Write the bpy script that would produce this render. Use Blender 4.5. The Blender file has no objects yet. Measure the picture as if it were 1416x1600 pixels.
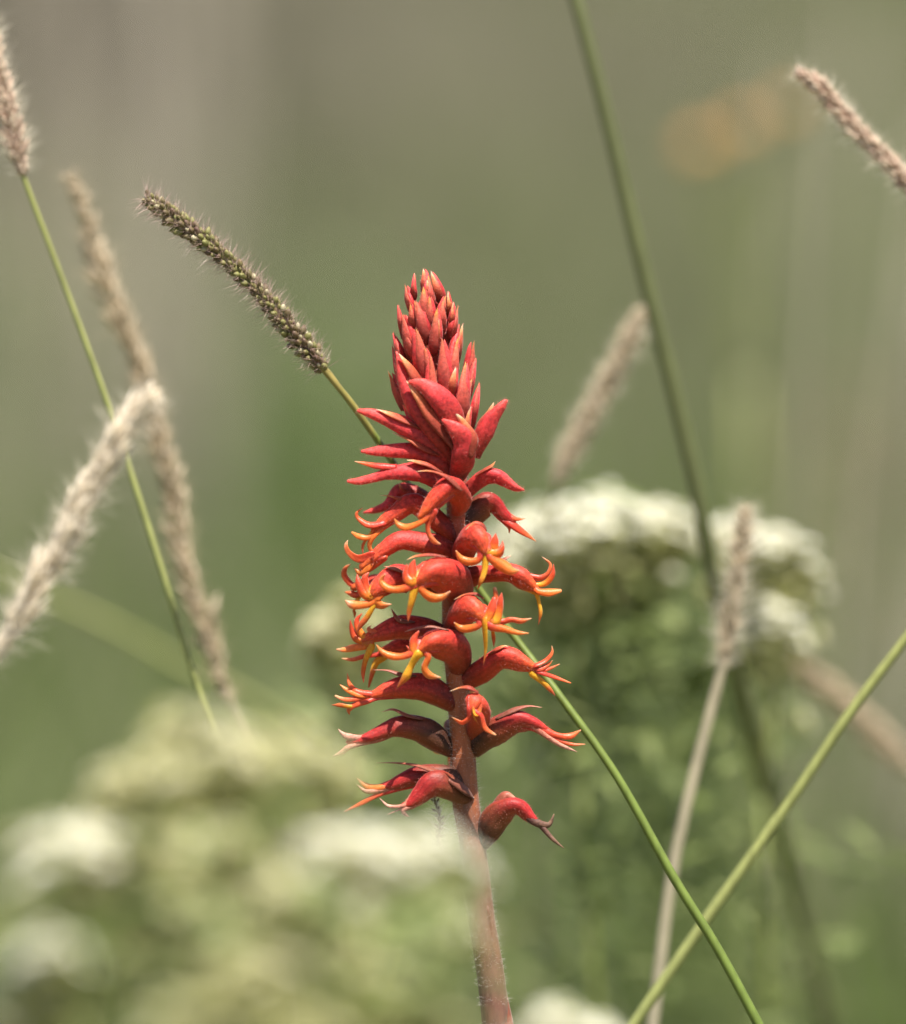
import bpy, math, random
import numpy as np
from mathutils import Vector
R = math.radians
rng = np.random.default_rng(7)
random.seed(7)
SC = bpy.context.scene
COL = SC.collection

# ------------------------------------------------------------------ camera, sky, sun, exposure
S = 0.00012                    # metres per photo pixel in the plane of focus
F = 1.5                        # camera to flower, metres
PITCH = R(5.0)
FOC = np.array([0.0, 0.0, 0.40])
FWD = np.array([0.0, math.cos(PITCH), -math.sin(PITCH)])
RT = np.array([1.0, 0.0, 0.0])
UP = np.cross(RT, FWD)
CAM = FOC - FWD * F
cam_d = bpy.data.cameras.new('camera')
cam = bpy.data.objects.new('camera', cam_d); COL.objects.link(cam)
cam.location = CAM
cam.rotation_euler = (math.pi / 2 - PITCH, 0, 0)
cam_d.sensor_fit = 'VERTICAL'; cam_d.sensor_height = 36.0
cam_d.lens = 36.0 * F / (1600 * S)
cam_d.clip_start = 0.05; cam_d.clip_end = 600
cam_d.dof.use_dof = True
cam_d.dof.focus_distance = F - 0.003
cam_d.dof.aperture_fstop = cam_d.lens / 50.0
SC.camera = cam

SUN_EL, SUN_AZ = R(71), R(152)     # azimuth: clockwise from +Y (view direction); 180 = behind the camera
w = bpy.data.worlds.new('World'); SC.world = w; w.use_nodes = True
wn = w.node_tree.nodes; wl = w.node_tree.links
sky = wn.new('ShaderNodeTexSky'); sky.sky_type = 'NISHITA'; sky.sun_disc = False
sky.sun_elevation = SUN_EL; sky.sun_rotation = SUN_AZ
sky.dust_density = 2.0
wl.new(sky.outputs[0], wn['Background'].inputs[0]); wn['Background'].inputs[1].default_value = 0.07
sl = bpy.data.lights.new('sun', 'SUN'); sl.energy = 5.0; sl.angle = R(0.53); sl.color = (1.0, 0.95, 0.87)
so = bpy.data.objects.new('sun', sl); COL.objects.link(so)
sd = Vector((math.sin(SUN_AZ) * math.cos(SUN_EL), math.cos(SUN_AZ) * math.cos(SUN_EL), math.sin(SUN_EL)))
so.rotation_euler = sd.to_track_quat('Z', 'Y').to_euler()
so.location = (0, 0, 4)
vs = SC.view_settings
SC.display_settings.display_device = 'sRGB'
vs.view_transform = 'Standard'; vs.look = 'None'; vs.gamma = 1.0; vs.use_curve_mapping = False
vs.exposure = 1.14
SC.render.engine = 'CYCLES'
SC.cycles.use_denoising = True
SC.cycles.max_bounces = 6; SC.cycles.transparent_max_bounces = 8
SC.cycles.sample_clamp_indirect = 4.0

# ------------------------------------------------------------------ helpers
def P(x, y, d=0.0):
    """photo pixel + depth (in photo pixels behind the plane of focus) -> world point"""
    k = F + d * S
    f = S * k / F
    return CAM + FWD * k + RT * ((x - 708.0) * f) - UP * ((y - 800.0) * f)

def ground_h(x, y):
    x = np.asarray(x, float); y = np.asarray(y, float)
    s = np.clip(y - 9.0, 0, None)
    rise = 0.11 * s * s / (s + 12.0) + 0.08 * np.clip(y - 40, 0, None)
    far = np.clip((np.hypot(x, y) - 2.0) / 6.0, 0, 1)
    return rise + far * (0.05 * np.sin(x * 0.7 + 1.3) * np.cos(y * 0.55) + 0.03 * np.sin(x * 1.9 + y * 1.3))

def cr(pts, sub):
    """Catmull-Rom through rows of pts"""
    p = np.asarray(pts, float)
    if len(p) == 2:
        u = np.linspace(0, 1, sub + 1)[:, None]
        return p[0] * (1 - u) + p[1] * u
    q = np.vstack([2 * p[0] - p[1], p, 2 * p[-1] - p[-2]])
    out = []
    for i in range(1, len(q) - 2):
        a, b, c, d = q[i - 1], q[i], q[i + 1], q[i + 2]
        for k in range(sub):
            t = k / sub
            out.append(0.5 * ((2 * b) + (c - a) * t + (2 * a - 5 * b + 4 * c - d) * t * t + (-a + 3 * b - 3 * c + d) * t ** 3))
    out.append(p[-1])
    return np.array(out)

class MB:
    def __init__(self): self.v = []; self.f = []; self.t = []; self.u = []; self.w = []; self.n = 0
    def add(self, v, f, t, u=0.0, w=0.0):
        v = np.asarray(v, float)
        self.w.append(np.broadcast_to(np.asarray(w, float), (len(v),)).copy())
        self.u.append(np.broadcast_to(np.asarray(u, float), (len(v),)).copy())
        self.v.append(v); self.t.append(np.broadcast_to(np.asarray(t, float), (len(v),)).copy())
        o = self.n; self.f.extend([tuple(int(i) + o for i in q) for q in f]); self.n += len(v)
    def mesh(self, name, smooth=True, mats=None):
        me = bpy.data.meshes.new(name)
        v = np.vstack(self.v)
        me.from_pydata(v.tolist(), [], self.f)
        a = me.attributes.new('t', 'FLOAT', 'POINT'); a.data.foreach_set('value', np.concatenate(self.t).astype(np.float32))
        a = me.attributes.new('w', 'FLOAT', 'POINT'); a.data.foreach_set('value', np.concatenate(self.w).astype(np.float32))
        a = me.attributes.new('u', 'FLOAT', 'POINT'); a.data.foreach_set('value', np.concatenate(self.u).astype(np.float32))
        if smooth: me.polygons.foreach_set('use_smooth', np.ones(len(me.polygons), bool))
        if mats: me.materials.append(mats)
        me.update()
        return me
    def obj(self, name, mat, parent=None, smooth=True, stuff=False):
        o = bpy.data.objects.new(name, self.mesh(name, smooth, mat)); COL.objects.link(o)
        if parent is not None: adopt(o, parent)
        if stuff: o['kind'] = 'stuff'
        return o

def adopt(o, parent):
    o.parent = parent
    o.matrix_parent_inverse = world_mat(parent).inverted()
def world_mat(o):
    m = o.matrix_basis.copy()
    if o.parent is not None: m = world_mat(o.parent) @ o.matrix_parent_inverse @ m
    return m
def empty(name, loc, label, cat, group=None):
    e = bpy.data.objects.new(name, None); COL.objects.link(e); e.location = loc
    e.empty_display_size = 0.01
    e['label'] = label; e['category'] = cat
    if group: e['group'] = group
    return e

def norm(a): return a / (np.linalg.norm(a, axis=-1, keepdims=True) + 1e-12)

def sweep(mb, pts, ra, rb=None, hint=None, seg=10, sub=5, cup=0.0, ridge=0.0, t0=0.0, t1=1.0, wob=0.0, org=0.0):
    """closed sweep along pts (world); ra half width, rb half thickness (metres); cup bends the section into a gutter"""
    pts = np.asarray(pts, float); ra = np.asarray(ra, float)
    rb = ra if rb is None else np.asarray(rb, float)
    q = cr(np.column_stack([pts, ra, rb]), sub)
    c = q[:, :3]; A = np.clip(q[:, 3], 1e-6, None); B = np.clip(q[:, 4], 1e-6, None)
    n = len(c)
    T = norm(np.gradient(c, axis=0))
    N = np.zeros_like(T)
    h = np.array([0, -1, 0.2]) if hint is None else np.asarray(hint, float)
    for i in range(n):
        h = h - T[i] * (h @ T[i])
        L = np.linalg.norm(h)
        if L < 1e-4:
            h = np.cross(T[i], [1, 0, 0]); L = np.linalg.norm(h)
        h = h / L; N[i] = h
    Bn = np.cross(T, N)
    ph = np.linspace(0, 2 * math.pi, seg, endpoint=False)
    cx, sx = np.cos(ph), np.sin(ph)
    mod = 1 + ridge * np.cos(3 * ph)
    pp = rng.uniform(0, 6.28, 3)
    mod = mod[None, :] + org * np.sin(2 * ph[None, :] + np.linspace(0, 9, n)[:, None] + pp[0]) + org * np.sin(ph[None, :] - np.linspace(0, 14, n)[:, None] + pp[1])
    ww = 1 + wob * rng.normal(size=n)[:, None]
    x = A[:, None] * cx * mod * ww
    y = B[:, None] * sx * mod * ww - cup * A[:, None] * (0.45 * cx ** 2 + 0.55 * np.abs(cx))
    ring = c[:, None] + x[..., None] * Bn[:, None] + y[..., None] * N[:, None]
    V = ring.reshape(-1, 3)
    ln = np.concatenate([[0], np.cumsum(np.linalg.norm(np.diff(c, axis=0), axis=1))]); ln /= ln[-1] + 1e-12
    tt = t0 + (t1 - t0) * ln
    fs = []
    for i in range(n - 1):
        for k in range(seg):
            k2 = (k + 1) % seg
            fs.append((i * seg + k, i * seg + k2, (i + 1) * seg + k2, (i + 1) * seg + k))
    V = np.vstack([V, c[0] - N[0] * cup * A[0] * .5, c[-1] + T[-1] * min(A[-1], B[-1]) * .8 - N[-1] * cup * A[-1] * .5])
    for k in range(seg):
        k2 = (k + 1) % seg
        fs.append((n * seg, k2, k)); fs.append((n * seg + 1, (n - 1) * seg + k, (n - 1) * seg + k2))
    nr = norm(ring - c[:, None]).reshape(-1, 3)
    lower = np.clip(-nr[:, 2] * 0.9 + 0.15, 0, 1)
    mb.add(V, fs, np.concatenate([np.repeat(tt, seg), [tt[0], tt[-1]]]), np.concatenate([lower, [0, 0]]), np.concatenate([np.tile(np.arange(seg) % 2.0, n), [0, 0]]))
    return ring.reshape(-1, 3), nr, np.repeat(T, seg, axis=0)

def hair_mesh(mb, pos, nrm, tan, count, length, width, lean=0.25, jit=0.35, t=0.5, spread=0.0):
    """short tapering hairs, one thin bent strip each"""
    if len(pos) == 0: return
    i = rng.integers(0, len(pos), count)
    j = np.clip(i + 1, 0, len(pos) - 1); near = np.linalg.norm(pos[j] - pos[i], axis=1) < 20 * S
    u_ = rng.random((count, 1)) * near[:, None]
    p = pos[i] * (1 - u_) + pos[j] * u_ + tan[i] * rng.uniform(-.5, .5, (count, 1)) * spread
    dr = norm(nrm[i] + tan[i] * lean + rng.normal(size=(count, 3)) * jit)
    L = length * rng.uniform(0.5, 1.2, (count, 1))
    side = norm(np.cross(dr, rng.normal(size=(count, 3)))) * width
    bend = rng.normal(size=(count, 3)) * 0.12 * L
    m = p + dr * L * 0.55 + bend * .3; e = p + dr * L + bend
    V = np.stack([p - side, p + side, m + side * .7, m - side * .7, e], 1).reshape(-1, 3)
    fs = []
    for k in range(count):
        o = 5 * k
        fs.append((o, o + 1, o + 2, o + 3)); fs.append((o + 3, o + 2, o + 4))
    mb.add(V, fs, t)

# ------------------------------------------------------------------ materials
def ramp_mat(name, stops, rough=0.5, trans=0.0, noise=0.25, nscale=900, bump=0.0, sheen=0.0, rand=0.0, attr='t', under=None, sss=0.0, spec=0.4, stretch=None, dark=(0.5, 0.5, 0.5)):
    m = bpy.data.materials.new(name); m.use_nodes = True
    nt = m.node_tree; N = nt.nodes; L = nt.links
    bs = N['Principled BSDF']; out = N['Material Output']
    at = N.new('ShaderNodeAttribute'); at.attribute_name = attr
    rp = N.new('ShaderNodeValToRGB')
    el = rp.color_ramp.elements
    while len(el) > 1: el.remove(el[-1])
    el[0].position = stops[0][0]; el[0].color = (*stops[0][1], 1)
    for p_, c_ in stops[1:]:
        e = el.new(p_); e.color = (*c_, 1)
    tc = N.new('ShaderNodeTexCoord'); mp = N.new('ShaderNodeMapping')
    L.new(tc.outputs['Object'], mp.inputs[0])
    if stretch: mp.inputs['Scale'].default_value = stretch
    nz = N.new('ShaderNodeTexNoise'); nz.inputs['Scale'].default_value = nscale; nz.inputs['Detail'].default_value = 4
    L.new(mp.outputs[0], nz.inputs['Vector'])
    # the ramp position wanders a little with the noise
    ma = N.new('ShaderNodeMath'); ma.operation = 'MULTIPLY_ADD'
    su = N.new('ShaderNodeMath'); su.operation = 'SUBTRACT'; L.new(nz.outputs[0], su.inputs[0]); su.inputs[1].default_value = 0.5
    L.new(su.outputs[0], ma.inputs[0]); ma.inputs[1].default_value = noise * 0.6; L.new(at.outputs['Fac'], ma.inputs[2])
    last = ma.outputs[0]
    if rand:
        oi = N.new('ShaderNodeObjectInfo')
        s2 = N.new('ShaderNodeMath'); s2.operation = 'MULTIPLY_ADD'; L.new(oi.outputs['Random'], s2.inputs[0]); s2.inputs[1].default_value = rand; L.new(last, s2.inputs[2])
        s3 = N.new('ShaderNodeMath'); s3.operation = 'SUBTRACT'; L.new(s2.outputs[0], s3.inputs[0]); s3.inputs[1].default_value = rand / 2
        last = s3.outputs[0]
    L.new(last, rp.inputs[0])
    mx = N.new('ShaderNodeMix'); mx.data_type = 'RGBA'; mx.blend_type = 'MULTIPLY'
    r2 = N.new('ShaderNodeValToRGB'); r2.color_ramp.elements[0].color = (*dark, 1); r2.color_ramp.elements[0].position = 0.3
    r2.color_ramp.elements[1].color = (1.15, 1.15, 1.15, 1); r2.color_ramp.elements[1].position = 0.62
    n2 = N.new('ShaderNodeTexNoise'); n2.inputs['Scale'].default_value = nscale * 2.3; n2.inputs['Detail'].default_value = 3
    L.new(mp.outputs[0], n2.inputs['Vector']); L.new(n2.outputs[0], r2.inputs[0])
    mx.inputs[0].default_value = min(1.0, noise * 1.6)
    L.new(rp.outputs[0], mx.inputs[6]); L.new(r2.outputs[0], mx.inputs[7])
    col = mx.outputs[2]
    if under:
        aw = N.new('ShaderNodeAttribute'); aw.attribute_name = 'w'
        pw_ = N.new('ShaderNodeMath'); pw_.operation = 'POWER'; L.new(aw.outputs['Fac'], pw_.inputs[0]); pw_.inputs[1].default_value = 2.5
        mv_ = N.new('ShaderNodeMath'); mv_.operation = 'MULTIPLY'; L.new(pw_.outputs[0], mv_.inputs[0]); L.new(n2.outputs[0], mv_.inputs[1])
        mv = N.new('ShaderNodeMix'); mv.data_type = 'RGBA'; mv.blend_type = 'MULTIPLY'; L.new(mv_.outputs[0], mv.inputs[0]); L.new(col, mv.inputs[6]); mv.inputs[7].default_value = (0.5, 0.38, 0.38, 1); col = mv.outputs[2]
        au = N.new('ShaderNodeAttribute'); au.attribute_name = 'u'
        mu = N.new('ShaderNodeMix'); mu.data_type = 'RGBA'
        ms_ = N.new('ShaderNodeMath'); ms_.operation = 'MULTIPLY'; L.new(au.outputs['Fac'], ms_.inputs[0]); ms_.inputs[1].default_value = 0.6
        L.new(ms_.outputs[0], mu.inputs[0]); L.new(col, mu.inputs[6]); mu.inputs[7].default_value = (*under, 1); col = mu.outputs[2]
    L.new(col, bs.inputs['Base Color'])
    bs.inputs['Roughness'].default_value = rough; bs.inputs['Specular IOR Level'].default_value = spec
    if sss:
        bs.inputs['Subsurface Weight'].default_value = sss; bs.inputs['Subsurface Scale'].default_value = 0.0016
        bs.inputs['Subsurface Radius'].default_value = (1.0, 0.35, 0.2)
    if sheen:
        bs.inputs['Sheen Weight'].default_value = sheen; bs.inputs['Sheen Roughness'].default_value = 0.4
        bs.inputs['Sheen Tint'].default_value = (1, 0.85, 0.8, 1)
    if bump:
        bp = N.new('ShaderNodeBump'); bp.inputs['Strength'].default_value = bump; bp.inputs['Distance'].default_value = 0.0002
        n3 = N.new('ShaderNodeTexNoise'); n3.inputs['Scale'].default_value = nscale * 4; n3.inputs['Detail'].default_value = 2
        L.new(mp.outputs[0], n3.inputs['Vector']); L.new(n3.outputs[0], bp.inputs['Height']); L.new(bp.outputs[0], bs.inputs['Normal'])
    if trans:
        tr = N.new('ShaderNodeBsdfTranslucent'); L.new(col, tr.inputs[0])
        ms = N.new('ShaderNodeMixShader'); ms.inputs[0].default_value = trans
        L.new(bs.outputs[0], ms.inputs[1]); L.new(tr.outputs[0], ms.inputs[2]); L.new(ms.outputs[0], out.inputs['Surface'])
    return m

RED = (0.52, 0.036, 0.030); CRIM = (0.36, 0.012, 0.018); ORRED = (0.64, 0.075, 0.028)
ORANGE = (0.80, 0.17, 0.018); PEACH = (0.80, 0.33, 0.17); YELL = (0.86, 0.42, 0.02); PALE = (0.82, 0.52, 0.34)
BROWN = (0.17, 0.045, 0.020); DKBR = (0.055, 0.022, 0.012)
M = {}
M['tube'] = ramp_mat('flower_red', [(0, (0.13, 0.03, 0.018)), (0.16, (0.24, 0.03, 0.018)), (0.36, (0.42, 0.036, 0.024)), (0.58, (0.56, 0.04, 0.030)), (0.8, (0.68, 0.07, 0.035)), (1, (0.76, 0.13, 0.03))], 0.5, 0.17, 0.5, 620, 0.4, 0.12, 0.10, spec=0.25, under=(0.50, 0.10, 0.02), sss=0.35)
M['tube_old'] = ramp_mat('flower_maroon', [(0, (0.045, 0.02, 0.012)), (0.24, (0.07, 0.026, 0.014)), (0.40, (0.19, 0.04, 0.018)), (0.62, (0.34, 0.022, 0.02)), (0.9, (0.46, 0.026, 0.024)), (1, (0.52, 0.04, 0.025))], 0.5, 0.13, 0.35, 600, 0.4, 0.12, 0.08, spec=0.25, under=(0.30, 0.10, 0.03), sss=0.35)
M['tube_pink'] = ramp_mat('bud_crimson', [(0, (0.20, 0.035, 0.022)), (0.3, (0.42, 0.038, 0.03)), (0.6, (0.62, 0.046, 0.050)), (1, (0.74, 0.085, 0.07))], 0.5, 0.17, 0.5, 620, 0.4, 0.12, 0.12, spec=0.25, sss=0.35)
M['bract'] = ramp_mat('bract_red', [(0, (0.20, 0.045, 0.025)), (0.35, (0.34, 0.05, 0.028)), (0.62, (0.50, 0.10, 0.045)), (0.8, (0.72, 0.26, 0.10)), (1, PALE)], 0.55, 0.25, 0.3, 800, 0.4, 0.14, 0.10, spec=0.25, sss=0.35)
M['bract_bud'] = ramp_mat('bract_rosy', [(0, (0.26, 0.035, 0.025)), (0.3, (0.44, 0.065, 0.05)), (0.6, (0.56, 0.095, 0.065)), (0.85, (0.64, 0.15, 0.08)), (1, (0.78, 0.30, 0.07))], 0.55, 0.25, 0.4, 700, 0.4, 0.14, 0.22, spec=0.25, sss=0.35)
M['bract_old'] = ramp_mat('bract_brown', [(0, (0.15, 0.05, 0.03)), (0.4, (0.25, 0.065, 0.035)), (0.75, (0.36, 0.09, 0.05)), (1, (0.6, 0.3, 0.2))], 0.5, 0.22, 0.3, 800, 0.35, 0.2, 0.08)
M['sepal'] = ramp_mat('sepal_orange', [(0, RED), (0.4, (0.60, 0.055, 0.025)), (0.58, (0.78, 0.15, 0.018)), (0.8, (0.84, 0.20, 0.03)), (0.93, (0.82, 0.24, 0.06)), (1, PEACH)], 0.4, 0.25, 0.25, 700, 0.3, 0.2, 0.12, sss=0.35)
M['sepal_red'] = ramp_mat('sepal_coral', [(0, (0.48, 0.024, 0.018)), (0.5, (0.60, 0.05, 0.028)), (0.75, (0.72, 0.10, 0.03)), (0.92, (0.78, 0.17, 0.05)), (1, PEACH)], 0.4, 0.22, 0.3, 700, 0.3, 0.2, 0.12, sss=0.35)
M['hood'] = ramp_mat('petal_flame', [(0, RED), (0.4, (0.62, 0.06, 0.022)), (0.52, (0.86, 0.36, 0.02)), (0.64, (0.82, 0.2, 0.016)), (0.8, (0.66, 0.07, 0.018)), (1, (0.62, 0.07, 0.03))], 0.4, 0.22, 0.25, 700, 0.3, 0.2, 0.1, sss=0.35)
M['lip'] = ramp_mat('lip_yellow', [(0, RED), (0.22, (0.66, 0.08, 0.015)), (0.38, YELL), (0.72, (0.80, 0.36, 0.025)), (0.85, (0.66, 0.14, 0.03)), (1, (0.62, 0.10, 0.05))], 0.38, 0.28, 0.25, 700, 0.25, 0.1, 0.1, sss=0.35)
M['wither'] = ramp_mat('petal_withered', [(0, (0.38, 0.05, 0.03)), (0.5, (0.5, 0.16, 0.10)), (1, (0.62, 0.34, 0.25))], 0.6, 0.15, 0.5, 900, 0.5, 0.1, 0.15)
M['wither_dark'] = ramp_mat('petal_dried', [(0, (0.20, 0.03, 0.025)), (0.5, (0.09, 0.03, 0.022)), (1, (0.22, 0.12, 0.07))], 0.6, 0.1, 0.5, 900, 0.5, 0.1)
M['stem'] = ramp_mat('stem_russet', [(0, (0.34, 0.05, 0.03)), (0.14, (0.34, 0.06, 0.024)), (0.24, (0.36, 0.09, 0.026)), (0.30, (0.32, 0.095, 0.034)), (0.36, (0.21, 0.085, 0.05)), (0.47, (0.17, 0.085, 0.06)), (1, (0.16, 0.16, 0.06))], 0.55, 0.06, 0.3, 500, 0.35, 0.1, stretch=(1, 1, 0.25))
M['hair'] = ramp_mat('plant_hair', [(0, (0.62, 0.55, 0.50)), (1, (0.70, 0.64, 0.58))], 0.4, 0.3, 0.1, 500)
M['hair_red'] = ramp_mat('petal_fuzz', [(0, (0.62, 0.22, 0.17)), (1, (0.72, 0.32, 0.26))], 0.5, 0.4, 0.1, 500)
M['culm'] = ramp_mat('grass_green', [(0, (0.30, 0.24, 0.07)), (0.05, (0.15, 0.19, 0.035)), (0.5, (0.12, 0.175, 0.03)), (1, (0.14, 0.18, 0.05))], 0.4, 0.1, 0.25, 300, 0.2, stretch=(1, 1, .15))
M['culm_pale'] = ramp_mat('grass_pale_green', [(0, (0.30, 0.31, 0.10)), (0.5, (0.26, 0.29, 0.10)), (1, (0.24, 0.26, 0.09))], 0.45, 0.12, 0.25, 300, 0.2, stretch=(1, 1, .15))
M['culm_dark'] = ramp_mat('grass_olive', [(0, (0.12, 0.13, 0.05)), (1, (0.11, 0.13, 0.045))], 0.5, 0.05, 0.25, 300, 0.2, stretch=(1, 1, .15))
M['culm_straw'] = ramp_mat('grass_straw', [(0, (0.42, 0.36, 0.24)), (0.4, (0.34, 0.31, 0.22)), (1, (0.28, 0.25, 0.15))], 0.5, 0.1, 0.3, 300, 0.2, stretch=(1, 1, .15))
M['spk_green'] = ramp_mat('spikelet_green', [(0, (0.20, 0.205, 0.06)), (0.55, (0.22, 0.20, 0.065)), (0.8, (0.18, 0.11, 0.06)), (1, (0.15, 0.07, 0.055))], 0.45, 0.1, 0.4, 900, 0.3, rand=0.5)
M['spk_dark'] = ramp_mat('spikelet_purple', [(0, (0.17, 0.155, 0.05)), (0.45, (0.15, 0.11, 0.05)), (0.75, (0.12, 0.06, 0.045)), (1, (0.12, 0.045, 0.045))], 0.45, 0.1, 0.4, 900, 0.3, rand=0.4)
M['spk_pale'] = ramp_mat('spikelet_cream', [(0, (0.45, 0.40, 0.20)), (1, (0.55, 0.48, 0.34))], 0.5, 0.15, 0.3, 900, 0.3, rand=0.3)
M['bristle'] = ramp_mat('bristle_purple', [(0, (0.46, 0.30, 0.25)), (1, (0.58, 0.44, 0.38))], 0.45, 0.3, 0.1, 500)
M['chaff_tan'] = ramp_mat('chaff_tan', [(0, (0.42, 0.33, 0.20)), (0.5, (0.55, 0.44, 0.29)), (1, (0.68, 0.57, 0.42))], 0.6, 0.25, 0.35, 400, 0.2)
M['chaff_cream'] = ramp_mat('chaff_cream', [(0, (0.80, 0.68, 0.52)), (0.5, (0.88, 0.79, 0.64)), (1, (0.91, 0.85, 0.73))], 0.55, 0.5, 0.25, 400, 0.2)
M['chaff_rosy'] = ramp_mat('chaff_rosy', [(0, (0.48, 0.26, 0.20)), (0.5, (0.58, 0.42, 0.31)), (1, (0.66, 0.54, 0.40))], 0.6, 0.25, 0.35, 400, 0.2)
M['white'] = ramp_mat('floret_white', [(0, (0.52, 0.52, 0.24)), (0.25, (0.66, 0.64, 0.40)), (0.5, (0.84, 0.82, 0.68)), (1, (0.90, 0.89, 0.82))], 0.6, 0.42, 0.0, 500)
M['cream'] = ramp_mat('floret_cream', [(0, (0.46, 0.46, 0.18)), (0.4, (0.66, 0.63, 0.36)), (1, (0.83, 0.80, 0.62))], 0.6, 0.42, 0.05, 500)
M['cup'] = ramp_mat('flower_stalk_green', [(0, (0.22, 0.26, 0.07)), (0.5, (0.38, 0.40, 0.13)), (1, (0.58, 0.56, 0.27))], 0.5, 0.35, 0.15, 400, 0.2)
M['leaf'] = ramp_mat('leaf_green', [(0, (0.15, 0.20, 0.06)), (0.5, (0.22, 0.27, 0.09)), (1, (0.32, 0.36, 0.15))], 0.5, 0.45, 0.25, 200, 0.3, rand=0.5)
M['leaf_dull'] = ramp_mat('leaf_olive', [(0, (0.17, 0.17, 0.06)), (0.5, (0.26, 0.26, 0.09)), (1, (0.42, 0.41, 0.19))], 0.5, 0.45, 0.25, 200, 0.3, rand=0.5)
M['meadow'] = ramp_mat('meadow_blades', [(0, (0.13, 0.205, 0.035)), (0.3, (0.17, 0.21, 0.07)), (0.55, (0.21, 0.205, 0.115)), (0.8, (0.275, 0.245, 0.175)), (1, (0.37, 0.32, 0.25))], 0.55, 0.4, 0.15, 20)
M['dry'] = ramp_mat('dry_stalk', [(0, (0.42, 0.36, 0.26)), (0.5, (0.50, 0.43, 0.33)), (1, (0.58, 0.51, 0.40))], 0.6, 0.2, 0.3, 60)
M['orange'] = ramp_mat('flower_orange', [(0, (0.66, 0.32, 0.09)), (1, (0.74, 0.42, 0.14))], 0.5, 0.25, 0.2, 200)
M['bark'] = ramp_mat('bark_grey', [(0, (0.13, 0.10, 0.075)), (1, (0.20, 0.16, 0.125))], 0.8, 0, 0.5, 30)
M['shrub_green'] = ramp_mat('shrub_leaf_green', [(0, (0.07, 0.14, 0.02)), (0.5, (0.11, 0.19, 0.03)), (1, (0.15, 0.23, 0.05))], 0.5, 0.45, 0.2, 20)
M['shrub_grey'] = ramp_mat('shrub_leaf_grey', [(0, (0.14, 0.13, 0.085)), (0.5, (0.21, 0.185, 0.13)), (1, (0.28, 0.24, 0.19))], 0.6, 0.25, 0.2, 20)
M['shrub_brown'] = ramp_mat('shrub_leaf_brown', [(0, (0.15, 0.11, 0.06)), (0.5, (0.21, 0.15, 0.085)), (1, (0.27, 0.20, 0.12))], 0.6, 0.25, 0.2, 20)

def ground_mat():
    m = bpy.data.materials.new('meadow_soil'); m.use_nodes = True
    N = m.node_tree.nodes; L = m.node_tree.links; bs = N['Principled BSDF']
    tc = N.new('ShaderNodeTexCoord')
    n1 = N.new('ShaderNodeTexNoise'); n1.inputs['Scale'].default_value = 0.45; n1.inputs['Detail'].default_value = 6
    n2 = N.new('ShaderNodeTexNoise'); n2.inputs['Scale'].default_value = 22; n2.inputs['Detail'].default_value = 6
    L.new(tc.outputs['Object'], n1.inputs['Vector']); L.new(tc.outputs['Object'], n2.inputs['Vector'])
    r1 = N.new('ShaderNodeValToRGB'); e = r1.color_ramp.elements
    e[0].position = 0.34; e[0].color = (0.12, 0.14, 0.06, 1); e[1].position = 0.68; e[1].color = (0.20, 0.185, 0.115, 1)
    k = e.new(0.52); k.color = (0.165, 0.165, 0.095, 1)
    L.new(n1.outputs[0], r1.inputs[0])
    r2 = N.new('ShaderNodeValToRGB'); r2.color_ramp.elements[0].color = (.45, .45, .42, 1); r2.color_ramp.elements[1].color = (1.2, 1.2, 1.15, 1)
    r2.color_ramp.elements[0].position = .3; r2.color_ramp.elements[1].position = .7
    L.new(n2.outputs[0], r2.inputs[0])
    mx = N.new('ShaderNodeMix'); mx.data_type = 'RGBA'; mx.blend_type = 'MULTIPLY'; mx.inputs[0].default_value = 1
    L.new(r1.outputs[0], mx.inputs[6]); L.new(r2.outputs[0], mx.inputs[7]); L.new(mx.outputs[2], bs.inputs['Base Color'])
    bp = N.new('ShaderNodeBump'); bp.inputs['Distance'].default_value = 0.03; L.new(n2.outputs[0], bp.inputs['Height']); L.new(bp.outputs[0], bs.inputs['Normal'])
    bs.inputs['Roughness'].default_value = 0.9; bs.inputs['Specular IOR Level'].default_value = 0.15
    return m

# ------------------------------------------------------------------ the setting
def make_ground():
    ys = np.concatenate([np.linspace(-12, 12, 61), 12 + np.geomspace(0.6, 330, 45)])
    xs = np.concatenate([-np.geomspace(170, 6.4, 22), np.linspace(-6, 6, 41), np.geomspace(6.4, 170, 22)])
    X, Y = np.meshgrid(xs, ys)
    V = np.column_stack([X.ravel(), Y.ravel(), ground_h(X, Y).ravel()])
    nx = len(xs); fs = [(j * nx + i, j * nx + i + 1, (j + 1) * nx + i + 1, (j + 1) * nx + i) for j in range(len(ys) - 1) for i in range(nx - 1)]
    mb = MB(); mb.add(V, fs, 0)
    o = mb.obj('ground', ground_mat()); o['kind'] = 'structure'
    o['label'] = 'olive meadow ground rising to a gentle slope'
make_ground()

def patch(x, y):
    """0 = fresh green, 1 = dry; slow patches across the meadow"""
    v = 0.375 + 0.13 * np.sin(x * 2.1 + 0.6 * np.sin(y * 0.9) + 2.2) + 0.11 * np.sin(y * 0.75 + x * 0.8 + 0.5)
    v += 0.027 * np.clip(y - 3, 0, 6)
    return np.clip(v, 0, 1)

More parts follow.
